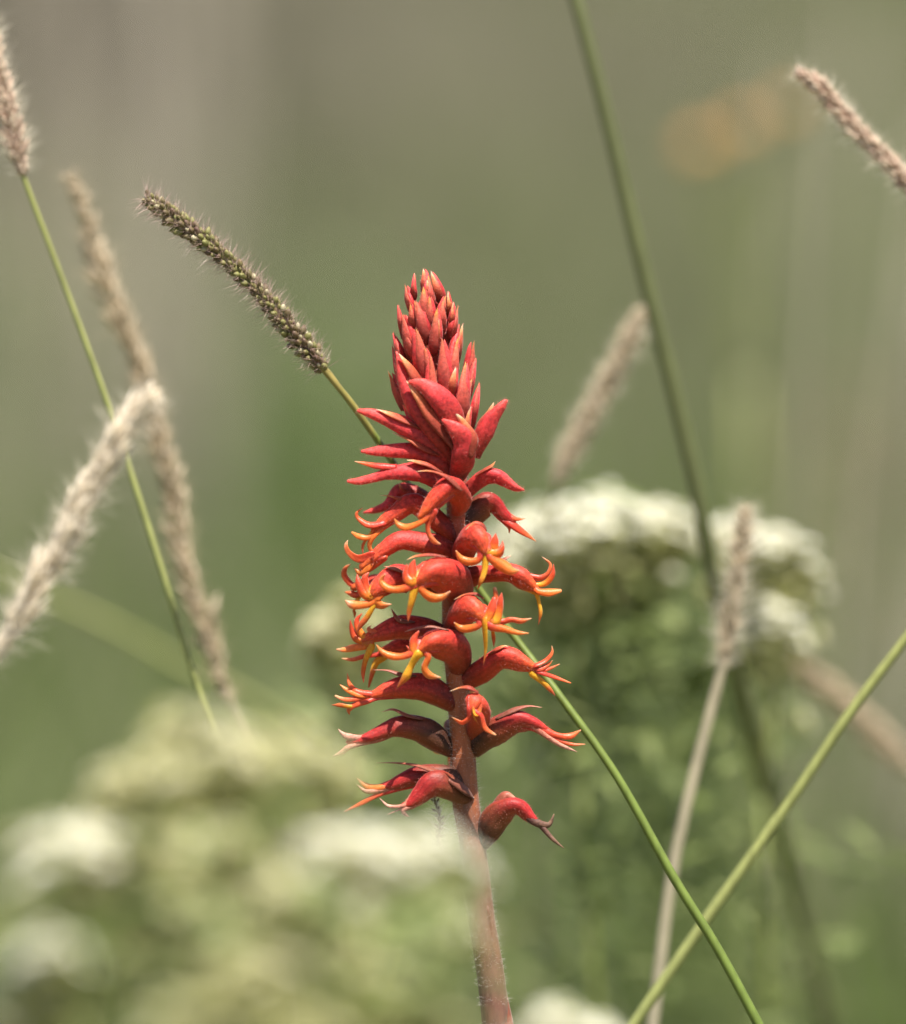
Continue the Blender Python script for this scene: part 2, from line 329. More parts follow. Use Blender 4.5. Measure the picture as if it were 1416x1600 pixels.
def blades(n, ydist, xspread, h0, h1, wid, bias=0.0, keep=None):
    y = ydist(n); x = rng.normal(size=n) * xspread(y)
    if keep is not None:
        k = keep(x, y); x, y = x[k], y[k]; n = len(x)
    z = ground_h(x, y)
    base = np.column_stack([x, y, z])
    a = rng.uniform(0, 2 * math.pi, n); lean = rng.uniform(0.05, 0.45, n)
    h = rng.uniform(h0, h1, n) * (0.75 + 0.5 * rng.random(n))
    d = np.column_stack([np.cos(a) * lean, np.sin(a) * lean, np.ones(n)])
    d = norm(d)
    wv = wid(y)[:, None] if callable(wid) else wid
    s = norm(np.cross(d, rng.normal(size=(n, 3)))) * wv
    droop = np.column_stack([np.cos(a), np.sin(a), -0.5 * np.ones(n)]) * (h * lean * 0.5)[:, None]
    m = base + d * (h * .55)[:, None]; e = base + d * h[:, None] + droop
    V = np.stack([base - s, base + s, m + s * .8, m - s * .8, e], 1).reshape(-1, 3)
    c = np.clip(patch(x, y) + bias + rng.normal(size=n) * 0.16, 0, 1)
    fs = []
    for k in range(n):
        o = 5 * k; fs.append((o, o + 1, o + 2, o + 3)); fs.append((o + 3, o + 2, o + 4))
    return V, fs, np.repeat(c, 5)

mb = MB()
mb.add(*blades(26000, lambda n: 2.2 + 12 * rng.random(n) ** 1.4, lambda y: 0.45 + 0.13 * y, 0.10, 0.30, lambda y: 0.0016 + 0.0006 * y))
mb.add(*blades(9000, lambda n: rng.uniform(14, 45, n), lambda y: 0.14 * y, 0.2, 0.5, lambda y: 0.004 + 0.0008 * y, 0.05))
mb.add(*blades(9000, lambda n: rng.uniform(-2.2, 2.4, n), lambda y: 0.7 + 0 * y, 0.05, 0.17, 0.0016, -0.12))
mb.add(*blades(8000, lambda n: rng.uniform(0.45, 2.4, n), lambda y: 0.25 + 0.1 * y, 0.14, 0.30, 0.002, -0.28))
mb.add(*blades(5000, lambda n: rng.uniform(0.6, 1.9, n), lambda y: 0.22 + 0.1 * y, 0.19, 0.31, 0.0024, -0.22))
o = mb.obj('meadow_grass', M['meadow'], smooth=False, stuff=True)
o['label'] = 'mixed green and dry meadow grass covering the ground'; o['category'] = 'grass'

# ------------------------------------------------------------------ the orchid
orchid = empty('red_flower_spike', (P(800, 1600)[0], P(775, 1600)[1], 0), 'upright hairy flower spike with scarlet buds above orange and yellow curled blooms', 'flower')
ST = [(668, 438, 0, 3), (671, 480, 0, 9), (676, 550, 0, 13), (684, 620, 0, 16), (698, 690, 0, 19), (712, 745, 0, 18), (713, 800, 0, 15), (708, 900, 0, 16),
      (706, 985, 0, 15), (713, 1060, 0, 16), (722, 1150, 0, 19), (727, 1245, 0, 21), (740, 1330, 0, 20), (753, 1440, 0, 21), (775, 1600, 0, 22)]
sp = [P(*s[:3]) for s in ST]; sr = [s[3] * S for s in ST]
b = sp[-1]
for dx, z, r in ((0.0035, 0.25, 22), (0.006, 0.18, 23), (0.007, 0.09, 25), (0.007, -0.005, 30)):
    sp.append(np.array([b[0] + dx, b[1] - (b[2] - z) * 0.02, z])); sr.append(r * S)
mb = MB(); pos, nr, tn = sweep(mb, sp, sr, seg=18, sub=7, wob=0.006)
# t along the stem: keep the visible part in the first two thirds of the ramp
t_all = mb.t[0]; zz = mb.v[0][:, 2]
mb.t[0] = np.clip((sp[0][2] - zz) / (sp[0][2] - 0.15), 0, 1)
stem = mb.obj('stem', M['stem'], orchid)
hb = MB()
k = (pos[:, 2] > 0.28) & (pos[:, 2] < P(0, 690)[2])
hair_mesh(hb, pos[k], nr[k], tn[k], 9000, 8.5 * S, 0.12 * S, lean=-0.1, jit=0.3, spread=16 * S)
hb.obj('hairs', M['hair'], stem, stuff=True)
# clasping sheath on the lower stem
mb = MB()
sweep(mb, [P(762, 1415, -18), P(770, 1480, -16), P(782, 1560, -14), P(794, 1640, -12), P(806, 1800, -8)], np.array([2, 10, 17, 21, 24]) * S, np.array([1, 2, 3, 3, 3]) * S, hint=(0.45, -1, 0), cup=0.55, seg=12)
mb.obj('sheath', M['bract_old'], orchid)

ZM = {'c1': (520, 410, 4.57), 'c3': (510, 960, 3.371), 'z1': (530, 720, 7.08), 'z2': (700, 720, 7.08), 'z3': (510, 860, 7.08), 'z4': (690, 860, 7.08),
      'z5': (510, 1020, 6.743), 'z6': (700, 1000, 6.436), 'z7': (520, 1160, 6.436), 's': (0, 0, 1.0)}
def cv(z, x, y):
    ox, oy, s = ZM[z]; return ox + x / s, oy + y / s

# rib-like piece: list of (x, y, depth, half width) in the frame of one crop
def piece(name, z, pts, mat, parent, flat=0.5, cup=0.25, hint=None, seg=10, ridge=0.0, hairs=0, thick=1.0):
    s = ZM[z][2]
    Pw = [P(*cv(z, p[0], p[1]), p[2]) for p in pts]
    ra = np.array([max(p[3] / s, 0.4) for p in pts]) * S
    mb = MB()
    pos, nr, tn = sweep(mb, Pw, ra, ra * flat, hint=hint, cup=cup, seg=seg, ridge=ridge, sub=5, wob=0.012, org=0.045)
    o = mb.obj(name, mat, parent)
    if hairs:
        hb = MB(); hair_mesh(hb, pos, nr, tn, hairs * 3, 5.2 * S, 0.10 * S, lean=0.3, jit=0.4, spread=6 * S)
        hb.obj('hairs', M['hair_red'], o, stuff=True)
    return o

def flower(z, tube, parts, mat='tube', name='flower', hairs=260, dz=0):
    """tube: (x, y, depth, r); parts: (kind, pts(x, y, r[, depth offset]), zframe or None)"""
    tube = [(p[0], p[1], p[2] + dz, p[3]) for p in tube]
    bud_ = name == 'bud'
    shaped = [(p[0], p[1], p[2], p[3] * 1.02 * ((0.58 if i == len(tube) - 1 else 0.8 if i == len(tube) - 2 else 0.93 if i == len(tube) - 3 else 1.04) if not bud_ else 1.0)) for i, p in enumerate(tube)]
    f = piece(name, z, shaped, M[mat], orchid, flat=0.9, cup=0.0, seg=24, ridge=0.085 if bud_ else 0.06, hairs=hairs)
    dm = tube[-1][2]
    KIND = {'bract': ('bract', 'bract', 0.30, 0.45, (0, -.2, 1)), 'bract_old': ('bract', 'bract_old', 0.30, 0.45, (0, -.2, 1)),
            'sepal': ('sepal', 'sepal', 0.30, 0.42, (0, -.7, .7)), 'sepal_red': ('sepal', 'sepal_red', 0.30, 0.42, (0, -.7, .7)),
            'hood': ('petal', 'hood', 0.28, 0.42, (0, -1, .3)), 'petal': ('petal', 'sepal_red', 0.32, 0.4, (0, -.7, .7)),
            'lip': ('lip', 'lip', 0.25, 0.35, (0, -1, .1)), 'wither': ('sepal', 'wither', 0.5, 0.2, (0, -1, .3)), 'wither_dark': ('sepal', 'wither_dark', 0.5, 0.2, (0, -1, .3))}
    for pt in parts:
        kind, pts = pt[0], pt[1]; zz = pt[2] if len(pt) > 2 else z
        nm, mt, fl, cp, hint = KIND[kind]
        n = len(pts); q = []
        for i, p in enumerate(pts):
            off = p[3] if len(p) > 3 else (-9 if kind.startswith('bract') else -3 + 5 * (i / max(1, n - 1)))
            base = tube[len(tube) // 2][2] if kind.startswith('bract') else dm
            jt = (3.0 * ZM[zz][2] / 7) if 0 < i else 0
            q.append((p[0] + random.gauss(0, jt), p[1] + random.gauss(0, jt), base + off + random.gauss(0, 1.2), p[2] * random.uniform(.9, 1.08)))
        if not kind.startswith('bract') and len(tube) > 4 and name == 'flower':
            k_ = ZM[zz][2] / ZM[z][2]; pre = []
            e0 = tube[-1]; ex, ey = cv(z, e0[0], e0[1]); gx, gy = cv(zz, q[0][0], q[0][1])
            vx, vy = gx - ex, gy - ey; vl = math.hypot(vx, vy) + 1e-6
            for ti, fr, sh in ((-4, .45, .35), (-3, .62, .42), (-2, .62, .42)):
                tp = tube[ti]; r_ = tp[3] / ZM[z][2]; x_, y_ = cv(z, tp[0], tp[1])
                x_ += vx / vl * r_ * sh; y_ += vy / vl * r_ * sh
                pre.append(((x_ - ZM[zz][0]) * ZM[zz][2], (y_ - ZM[zz][1]) * ZM[zz][2], tp[2] - (2.5 if kind != 'lip' else -1), r_ * fr * ZM[zz][2]))
            q = pre + q
        q = [(a_, b_, c_, r_ * ((random.uniform(.86, 1.02) if i_ < len(q) - 1 else 0.5) if i_ or not kind.startswith('bract') else 0.3)) for i_, (a_, b_, c_, r_) in enumerate(q)]
        piece(nm, zz, q, M[mt], f, fl, cp, hint)
    return f

D = -0.75   # depth factor of front-facing blooms
def dd(l): return [(a, b_, c * 0.75, r) for a, b_, c, r in l]

# opening buds below the cone
flower('c1', dd([(870, 1450, -25, 70), (760, 1330, -45, 85), (600, 1220, -55, 75), (430, 1135, -60, 60), (280, 1085, -62, 38), (180, 1058, -62, 12)]), [('bract', [(640, 1190, 45), (460, 1095, 42), (310, 1046, 4)])], 'tube_pink', 'bud', 200)
flower('c1', dd([(900, 1520, -25, 70), (740, 1410, -42, 82), (580, 1350, -48, 62), (400, 1350, -52, 44), (290, 1350, -52, 30), (205, 1350, -52, 10)]), [('bract', [(760, 1370, 60), (660, 1320, 55), (540, 1255, 35), (425, 1215, 4)])], 'tube_pink', 'bud', 200)
flower('c1', dd([(880, 1530, -40, 60), (925, 1400, -68, 85), (930, 1280, -85, 80), (870, 1185, -98, 52), (785, 1125, -102, 12)]), [('bract', [(985, 1400, 45), (985, 1270, 50), (930, 1150, 30), (860, 1066, 4)])], 'tube_pink', 'bud', 200)
flower('c1', dd([(850, 1250, -60, 80), (840, 1100, -80, 88), (740, 950, -92, 76), (640, 880, -96, 50), (545, 850, -98, 10)]), [('bract', [(880, 1340, 70, 4), (760, 1130, 80, 4), (630, 960, 52, 2), (528, 842, 5, 0)])], 'tube_pink', 'bud', 200)
flower('c1', dd([(880, 1400, -40, 70), (760, 1250, -58, 80), (640, 1080, -66, 84), (548, 940, -66, 66), (495, 780, -62, 42), (455, 640, -60, 8)]), [('bract', [(680, 930, 60, -6), (600, 800, 70, -8), (530, 715, 42, -8), (475, 650, 5, -6)])], 'tube_pink', 'bud', 200)
flower('c1', dd([(1000, 1380, -10, 55), (1060, 1240, -18, 66), (1130, 1120, -20, 55), (1195, 1035, -22, 36), (1240, 985, -22, 13)]), [('bract', [(1010, 1300, 40, -6), (1050, 1170, 50, -6), (1110, 1080, 36, -6), (1146, 1003, 4, -4)])], 'tube_pink', 'bud', 200)
flower('z1', dd([(1320, 380, -20, 95), (1120, 230, -40, 112), (900, 140, -55, 112), (700, 130, -62, 92), (540, 145, -65, 66), (400, 190, -66, 48), (230, 225, -66, 42), (95, 226, -66, 18)]), [('sepal_red', [(640, 60, 50), (480, 50, 48), (330, 35, 38), (165, 2, 8)]), ('bract', [(1150, 130, 60), (1000, 40, 55), (860, 0, 45), (740, -10, 5)])], 'tube_pink', 'bud', 200)
flower('z2', dd([(60, 520, -8, 55), (230, 320, -20, 75), (400, 175, -30, 86), (530, 165, -35, 88), (650, 235, -38, 62), (760, 300, -40, 36), (845, 323, -40, 8)]), [('bract', [(300, 170, 30), (400, 95, 40), (480, 50, 38), (520, 2, 6)])], 'tube_pink', 'bud', 180)

# open flowers, upper to lower
flower('z1', dd([(1290, 580, -25, 70), (1340, 410, -65, 118), (1230, 290, -95, 128), (1090, 390, -112, 112), (985, 520, -118, 92), (885, 630, -122, 48)]),
       [('bract', [(1360, 330, 70), (1250, 200, 58), (1110, 135, 28), (980, 115, 16), (855, 118, 3)]),
        ('sepal', [(920, 660, 40), (760, 720, 40), (660, 702, 34), (610, 645, 9)]),
        ('sepal_red', [(1060, 560, 38), (985, 690, 27), (990, 800, 29), (1050, 890, 30), (1122, 928, 18)])], hairs=220)
flower('z1', dd([(1000, 470, 50, 90), (800, 345, 58, 82), (665, 335, 60, 70), (550, 480, 60, 60), (420, 540, 60, 52), (270, 575, 60, 14)]), [('bract', [(800, 330, 60), (700, 300, 45), (660, 248, 15)])], 'tube_pink', hairs=120)
flower('z1', dd([(1310, 960, -4, 70), (1190, 770, -12, 100), (970, 570, -24, 114), (800, 480, -30, 112), (640, 570, -36, 96), (500, 670, -42, 82), (370, 780, -48, 50)]),
       [('bract', [(900, 470, 80), (780, 420, 62), (660, 410, 40), (560, 380, 18), (455, 380, 4)]),
        ('sepal_red', [(470, 680, 48), (330, 700, 46), (225, 640, 36), (205, 580, 25), (265, 512, 5)]),
        ('sepal', [(340, 830, 40), (230, 830, 42), (140, 790, 24)]),
        ('sepal', [(370, 830, 44), (330, 930, 36), (360, 1010, 30), (450, 1047, 6)]),
        ('lip', [(310, 860, 22), (268, 940, 20), (265, 1032, 6)])])
flower('z1', dd([(1320, 1060, -8, 85), (1100, 950, -22, 112), (900, 905, -28, 110), (680, 890, -36, 105), (500, 990, -42, 94), (350, 1090, -48, 76), (240, 1180, -50, 52)]),
       [('sepal_red', [(380, 1050, 58), (220, 1075, 52), (115, 1010, 40), (78, 940, 26), (95, 878, 5)]),
        ('sepal', [(300, 1180, 50), (230, 1230, 44), (170, 1190, 12)]),
        ('sepal_red', [(520, 1060, 40), (400, 1150, 50), (270, 1250, 42)])])
flower('z2', dd([(160, 700, 15, 105), (290, 570, 22, 130), (420, 465, 26, 120), (530, 490, 28, 102), (620, 595, 28, 88), (730, 690, 28, 68)]),
       [('bract_old', [(330, 470, 60), (420, 395, 45), (490, 345, 10)]), ('petal', [(730, 700, 62), (860, 795, 44), (980, 892, 6)]), ('petal', [(740, 630, 36), (800, 642, 20), (860, 632, 8)]), ('petal', [(680, 730, 28), (685, 800, 20)])], 'tube_old', hairs=160)
flower('z2', dd([(110, 1170, -4, 85), (170, 1010, -26, 120), (230, 880, -58, 140), (300, 840, -88, 145), (365, 880, -108, 122), (400, 960, -118, 90), (425, 1030, -122, 55)]),
       [('bract', [(430, 770, 50), (380, 700, 46), (290, 690, 38), (190, 765, 5)]),
        ('sepal', [(350, 1085, 42), (260, 1122, 46), (150, 1090, 42), (85, 992, 12)]),
        ('sepal', [(480, 1070, 60), (600, 1150, 66), (700, 1212, 48), (792, 1216, 10)]),
        ('lip', [(480, 60, 50, 2), (470, 220, 43, -4), (430, 340, 30, -2), (398, 432, 6, 4)], 'z4'),
        ('hood', [(440, 1020, 55), (545, 1025, 62), (605, 960, 34), (605, 885, 6)]),
        ('hood', [(480, 1020, 62), (520, 900, 52), (535, 798, 6)])], hairs=200)
flower('z4', dd([(220, 345, -5, 100), (380, 275, -15, 104), (560, 250, -25, 92), (750, 240, -32, 98), (890, 310, -38, 112), (1000, 390, -40, 84), (1060, 445, -42, 45)]),
       [('bract_old', [(560, 150, 50), (660, 110, 45), (765, 55, 16)]),
        ('sepal_red', [(950, 290, 42), (1090, 305, 36), (1180, 250, 27), (1200, 150, 20), (1115, 72, 5)]),
        ('hood', [(1050, 380, 32), (1150, 355, 42), (1230, 265, 30), (1240, 148, 5)]),
        ('sepal', [(1070, 440, 48), (1200, 455, 60), (1325, 440, 42)]),
        ('lip', [(1050, 480, 32), (1080, 600, 25), (1092, 700, 22), (1070, 822, 6)])])
flower('z3', dd([(1480, 640, -4, 105), (1460, 470, -28, 150), (1380, 310, -66, 190), (1250, 250, -100, 192), (1130, 265, -120, 158), (1045, 325, -132, 108), (985, 370, -138, 60)]),
       [('bract', [(1330, 70, 60), (1160, 40, 42), (1000, 55, 26), (880, 107, 4)]),
        ('sepal', [(940, 380, 55), (790, 425, 56), (675, 405, 45), (610, 330, 32), (652, 262, 9)]),
        ('sepal', [(1050, 430, 42), (1160, 515, 52), (1280, 525, 46), (1370, 455, 13)]),
        ('lip', [(1000, 390, 76), (955, 560, 52), (922, 680, 36), (905, 792, 8)]),
        ('hood', [(960, 340, 66), (895, 270, 60), (888, 148, 6)]),
        ('hood', [(980, 330, 62), (962, 190, 50), (975, 98, 16)])], hairs=260)
flower('z3', dd([(1250, 430, -12, 95), (1000, 340, -28, 120), (820, 300, -52, 130), (680, 340, -66, 132), (570, 430, -78, 108), (500, 510, -82, 60)]),
       [('bract_old', [(900, 260, 70), (760, 190, 50), (640, 180, 6)]),
        ('sepal', [(510, 560, 55), (390, 595, 50), (280, 590, 45), (208, 553, 12)]),
        ('sepal', [(530, 560, 52), (620, 612, 50), (722, 588, 8)]),
        ('lip', [(530, 610, 36), (450, 740, 41), (390, 820, 40), (338, 905, 8)]),
        ('hood', [(480, 510, 60), (400, 450, 55), (355, 350, 42), (342, 258, 8)]),
        ('hood', [(490, 510, 50), (440, 400, 46), (430, 300, 40), (475, 240, 14)])])
flower('z3', dd([(900, 400, 35, 80), (720, 370, 42, 88), (540, 355, 46, 88), (400, 380, 50, 80), (290, 420, 52, 66)]),
       [('sepal_red', [(300, 380, 38), (215, 290, 40), (215, 210, 34), (272, 148, 5)]), ('sepal_red', [(340, 480, 42), (260, 462, 36), (203, 455, 10)]), ('lip', [(312, 640, 18), (315, 700, 18), (310, 752, 6)])], hairs=60)
flower('z4', dd([(110, 960, -4, 90), (150, 820, -24, 125), (220, 700, -60, 150), (310, 650, -92, 152), (390, 670, -110, 125), (430, 725, -120, 84), (450, 780, -124, 50)]),
       [('bract', [(470, 530, 44), (380, 480, 34), (250, 492, 22), (133, 552, 4)]),
        ('sepal', [(410, 830, 46), (290, 872, 46), (200, 850, 40), (138, 798, 10)]),
        ('sepal', [(540, 825, 52), (700, 862, 40), (830, 912, 30), (972, 920, 13)]),
        ('sepal_red', [(640, 790, 42, 20), (770, 770, 33, 20), (880, 780, 32, 18), (996, 752, 10, 16)]),
        ('lip', [(460, 780, 66), (470, 950, 55), (476, 1100, 38), (458, 1268, 5)]),
        ('lip', [(550, 860, 26, 24), (572, 970, 36, 24), (580, 1072, 6, 24)]),
        ('hood', [(470, 780, 55), (540, 650, 60), (582, 515, 40)]),
        ('hood', [(580, 800, 62), (640, 660, 50), (652, 550, 30), (667, 468, 4)]),
        ('sepal_red', [(600, 580, 44, 14), (590, 415, 32, 14)])], hairs=200)
flower('z3', dd([(1330, 1010, 0, 120), (1100, 880, -8, 130), (850, 860, -14, 126), (650, 900, -20, 108), (490, 955, -24, 74), (400, 1015, -26, 44)]),
       [('bract_old', [(980, 790, 50), (820, 760, 60), (720, 640, 6)]),
        ('hood', [(440, 1000, 50), (330, 965, 46), (282, 880, 36), (262, 768, 5)]),
        ('hood', [(450, 970, 46), (365, 880, 41), (335, 780, 35), (402, 693, 6)]),
        ('sepal_red', [(540, 910, 40), (460, 870, 24), (502, 828, 6)]),
        ('sepal', [(460, 1050, 45), (300, 1080, 46), (190, 1092, 36), (112, 1090, 15)]),
        ('sepal', [(420, 1035, 46), (500, 1000, 36), (556, 958, 8)]),
        ('lip', [(500, 1070, 46), (440, 1200, 36), (410, 1350, 26), (417, 1462, 8)])])
flower('z3', dd([(1150, 1080, 25, 95), (1000, 1060, 28, 100), (830, 1060, 31, 96), (700, 1095, 33, 80), (590, 1135, 34, 62)]),
       [('sepal_red', [(560, 1140, 42), (420, 1165, 36), (290, 1197, 31), (165, 1188, 14)]), ('lip', [(620, 1190, 52), (540, 1255, 42), (500, 1400, 26), (468, 1522, 18)])], hairs=60)
flower('z3', dd([(1470, 1330, -4, 105), (1450, 1180, -24, 145), (1360, 1050, -54, 178), (1240, 1015, -84, 170), (1140, 1040, -102, 142), (1065, 1090, -112, 90), (1015, 1135, -116, 50)]),
       [('bract_old', [(1360, 880, 44), (1160, 838, 34), (980, 862, 22), (863, 902, 5)]),
        ('sepal', [(980, 1110, 46), (850, 1162, 46), (720, 1162, 46), (620, 1112, 36), (556, 1042, 6)]),
        ('sepal', [(1130, 1180, 38), (1090, 1300, 46), (1140, 1390, 45), (1268, 1407, 16)]),
        ('lip', [(1030, 1150, 60), (950, 1275, 46), (880, 1400, 50), (778, 1532, 5)]),
        ('hood', [(990, 1130, 55), (970, 1000, 46), (1022, 893, 16)]), ('hood', [(960, 1130, 42), (888, 1045, 8)])], hairs=240)
flower('z5', dd([(1410, 590, 0, 80), (1200, 450, -8, 126), (950, 360, -14, 130), (700, 385, -20, 108), (520, 440, -22, 64), (400, 475, -24, 40)]),
       [('bract_old', [(950, 240, 70), (780, 215, 48), (640, 185, 20), (488, 178, 4)]),
        ('sepal_red', [(450, 420, 46), (320, 395, 40), (248, 320, 26), (222, 205, 6)]),
        ('sepal', [(360, 440, 36), (230, 390, 35), (138, 333, 8)]),
        ('sepal_red', [(270, 480, 34), (170, 477, 26), (90, 450, 24)]),
        ('lip', [(300, 560, 22), (150, 555, 28), (58, 556, 6)]),
        ('sepal_red', [(420, 505, 36), (280, 552, 40), (230, 600, 40), (242, 652, 20)])], hairs=300)
flower('z5', dd([(1330, 1050, 0, 70), (1150, 905, -8, 132), (950, 805, -14, 122), (750, 780, -20, 102), (550, 855, -24, 78), (380, 920, -28, 62), (225, 940, -30, 55)]),
       [('bract_old', [(1020, 700, 50), (860, 650, 46), (710, 592, 30), (580, 628, 4)]),
        ('wither', [(230, 880, 40), (170, 850, 26), (128, 803, 5)]), ('wither', [(240, 990, 34), (150, 1050, 25), (62, 1096, 8)])], 'tube_old', hairs=300)
flower('z6', dd([(130, 450, 0, 75), (320, 320, -12, 112), (500, 190, -20, 108), (620, 180, -26, 106), (740, 225, -30, 92), (850, 275, -34, 62), (920, 310, -36, 40)]),
       [('bract', [(400, 150, 40), (490, 85, 40), (560, 55, 22), (610, 60, 6)]),
        ('sepal_red', [(880, 245, 42), (980, 195, 36), (1042, 130, 28), (1046, 62, 5)]), ('sepal_red', [(920, 285, 32), (1000, 250, 26), (1052, 208, 5)]),
        ('sepal_red', [(930, 315, 26), (1030, 282, 20), (1122, 243, 12)]), ('sepal_red', [(940, 325, 30), (1080, 370, 28), (1240, 426, 18)]),
        ('lip', [(850, 345, 36), (960, 430, 28), (1030, 500, 25), (1082, 562, 8)])], hairs=300)
flower('z6', dd([(250, 980, -4, 75), (290, 870, -26, 95), (310, 760, -60, 105), (300, 660, -88, 110), (262, 625, -100, 100), (240, 680, -110, 72), (240, 740, -112, 40)]),
       [('bract', [(310, 530, 60), (220, 470, 44), (120, 475, 22), (18, 522, 3)]),
        ('sepal_red', [(230, 700, 42), (222, 785, 38), (140, 842, 35), (36, 766, 6)]),
        ('sepal_red', [(345, 760, 36), (390, 880, 35), (482, 957, 15)]), ('lip', [(265, 770, 26), (312, 855, 10)]), ('hood', [(290, 745, 40), (350, 572, 5)])], 'tube', hairs=200)
flower('z6', dd([(250, 1130, 0, 70), (400, 965, -12, 128), (560, 860, -18, 124), (720, 810, -24, 112), (850, 830, -28, 88), (990, 905, -30, 54)]),
       [('bract_old', [(480, 790, 80), (640, 705, 54), (800, 662, 26), (946, 680, 4)]),
        ('sepal_red', [(950, 885, 50), (1100, 950, 40), (1230, 960, 34), (1332, 903, 10)]), ('sepal_red', [(950, 925, 36), (1120, 1010, 26), (1260, 1046, 22), (1380, 1043, 8)]),
        ('wither', [(1000, 975, 30), (1150, 1062, 22), (1302, 1121, 5)])], 'tube_old', hairs=300)
flower('z7', dd([(1400, 520, 0, 80), (1200, 395, -12, 125), (1000, 340, -14, 112), (800, 360, -12, 104), (600, 430, -12, 74), (450, 465, -12, 50)]),
       [('bract_old', [(1420, 560, 60, -8), (1320, 450, 120, -20), (1180, 350, 128, -26), (1020, 275, 84, -26), (830, 225, 46, -18), (640, 198, 22, -10), (435, 206, 3, -6)]),
        ('sepal', [(470, 440, 52), (340, 432, 40), (240, 360, 5)]), ('sepal_red', [(450, 520, 36), (300, 602, 35), (118, 697, 15)]), ('wither', [(420, 490, 30), (320, 482, 20), (240, 420, 5)])], 'tube_old', hairs=200)
flower('z7', dd([(1370, 560, -8, 80), (1170, 465, -42, 126), (1010, 420, -58, 124), (890, 520, -66, 94), (790, 605, -70, 66), (700, 640, -72, 45)]),
       [('wither', [(690, 640, 24), (560, 642, 19), (466, 556, 5)]), ('wither', [(670, 675, 14), (556, 727, 5)]), ('wither', [(710, 680, 27), (730, 730, 20), (768, 747, 8)])], 'tube_old', hairs=200)
flower('c3', dd([(815, 1225, -5, 30), (850, 1140, -8, 62), (900, 1060, -14, 68), (960, 1015, -20, 56), (1015, 1015, -24, 48), (1065, 1060, -28, 40), (1115, 1100, -32, 24)]),
       [('bract_old', [(860, 1050, 60, 4), (900, 985, 50, 2), (950, 945, 34, 0), (1005, 975, 10, -2)]),
        ('wither_dark', [(1110, 1098, 22), (1170, 1110, 18), (1200, 1052, 5)]), ('wither_dark', [(1125, 1110, 16), (1190, 1180, 12), (1250, 1230, 4)])], 'tube_old', hairs=260)

# a few blooms on the far side of the stem
for (bx, by, sx, k) in ((712, 800, 0.35, 0), (709, 880, -0.5, 1), (708, 970, 0.3, 2), (714, 1075, 0.45, 3), (720, 1160, -0.4, 4)):
    flower('s', [(bx, by + 10, 8, 14), (bx + 14 * sx, by - 12, 38, 18), (bx + 26 * sx, by - 24, 62, 17), (bx + 36 * sx, by - 14, 84, 14), (bx + 44 * sx, by + 6, 100, 8)],
           [('bract', [(bx + 18 * sx, by - 30, 9), (bx + 30 * sx, by - 42, 6), (bx + 46 * sx, by - 48, 1)]),
            ('sepal', [(bx + 40 * sx, by + 4, 6), (bx + 62 * sx, by + 12, 6), (bx + 76 * sx, by, 1)]), ('sepal', [(bx + 40 * sx, by + 4, 6), (bx - 20 + 40 * sx, by + 12, 6), (bx - 34 + 40 * sx, by + 2, 1)]),
            ('lip', [(bx + 42 * sx, by + 6, 8), (bx + 44 * sx, by + 26, 6), (bx + 44 * sx, by + 44, 1)])], 'tube' if k < 3 else 'tube_old', hairs=80)

# the cone of buds
def xc(y): return np.interp(y, [420, 450, 500, 550, 600, 650, 700, 740], [669, 667, 670, 674, 681, 687, 699, 708])
def Rc(y): return np.interp(y, [420, 450, 500, 550, 600, 650, 700, 740], [8, 35, 48, 54, 62, 62, 52, 40])
def cone_bud(tx, ty, bx, by, wd, warm, back=False):
    """scale-like bract with a bud tucked behind it, in photo pixels; back mirrors it to the far side"""
    ty -= random.uniform(4, 13) if ty > 475 else random.uniform(-3, 5); wd *= random.uniform(.8, 1.04); tx += (tx - xc(ty)) * 0.07
    rt = Rc(ty) + 6; s = np.clip((tx - xc(ty)) / rt, -1, 1); dt = -rt * math.sqrt(1 - s * s)
    rb = Rc(by) * 0.72; sb = np.clip((bx - xc(by)) / rb, -1, 1); db = -rb * math.sqrt(1 - sb * sb)
    mx_, my_ = (tx + bx) / 2, (ty + by) / 2
    rm = (Rc(my_) + 2) * 1.0; sm = np.clip((mx_ - xc(my_)) / rm, -1, 1); dm = -rm * math.sqrt(1 - sm * sm)
    if back: dt, db, dm = -dt, -db, -dm
    sgn = 1 if back else -1
    rad = np.array([s, sgn * math.sqrt(max(0.02, 1 - s * s)), 0.15])
    pts = [P(bx, by, db), P((bx * .6 + mx_ * .4), (by * .6 + my_ * .4), db * .4 + dm * .6), P(mx_ + s * 1.5, my_, dm), P(tx * .65 + mx_ * .35, ty * .65 + my_ * .35, dt * .6 + dm * .4), P(tx, ty, dt)]
    mb = MB(); ra = np.array([0.65, 1.02, 0.84, 0.38, 0.02]) * wd / 2 * S
    pos, nr, tn = sweep(mb, pts, ra, ra * 0.42, hint=rad, seg=12, cup=0.55, wob=0.012, org=0.03)
    inn = -rad * S
    # the bud itself, a little inside and to one side
    sd = random.choice((-1, 1)) * wd * 0.16 * S
    bp = [p + inn * wd * q + np.array([sd * e, 0, 0]) for p, q, e in zip(pts, (.25, .34, .34, .2, .10), (0, .6, 1, 1.1, 1))]
    bp[-1] = bp[-1] * .93 + bp[-2] * .07
    b2 = MB(); rb2 = np.array([0.5, 0.85, 0.8, 0.42, 0.04]) * wd / 2 * S
    sweep(b2, bp, rb2, rb2 * 0.9, hint=rad, seg=10, ridge=0.05)
    bud = b2.obj('bud', M['tube_pink'], orchid)
    br = mb.obj('bract', M['bract_bud'] if not warm else M['bract'], bud)
    hb = MB(); hair_mesh(hb, pos, nr, tn, 90, 3.2 * S, 0.2 * S, lean=0.6, jit=0.3)
    hb.obj('hairs', M['hair_red'], br, stuff=True)
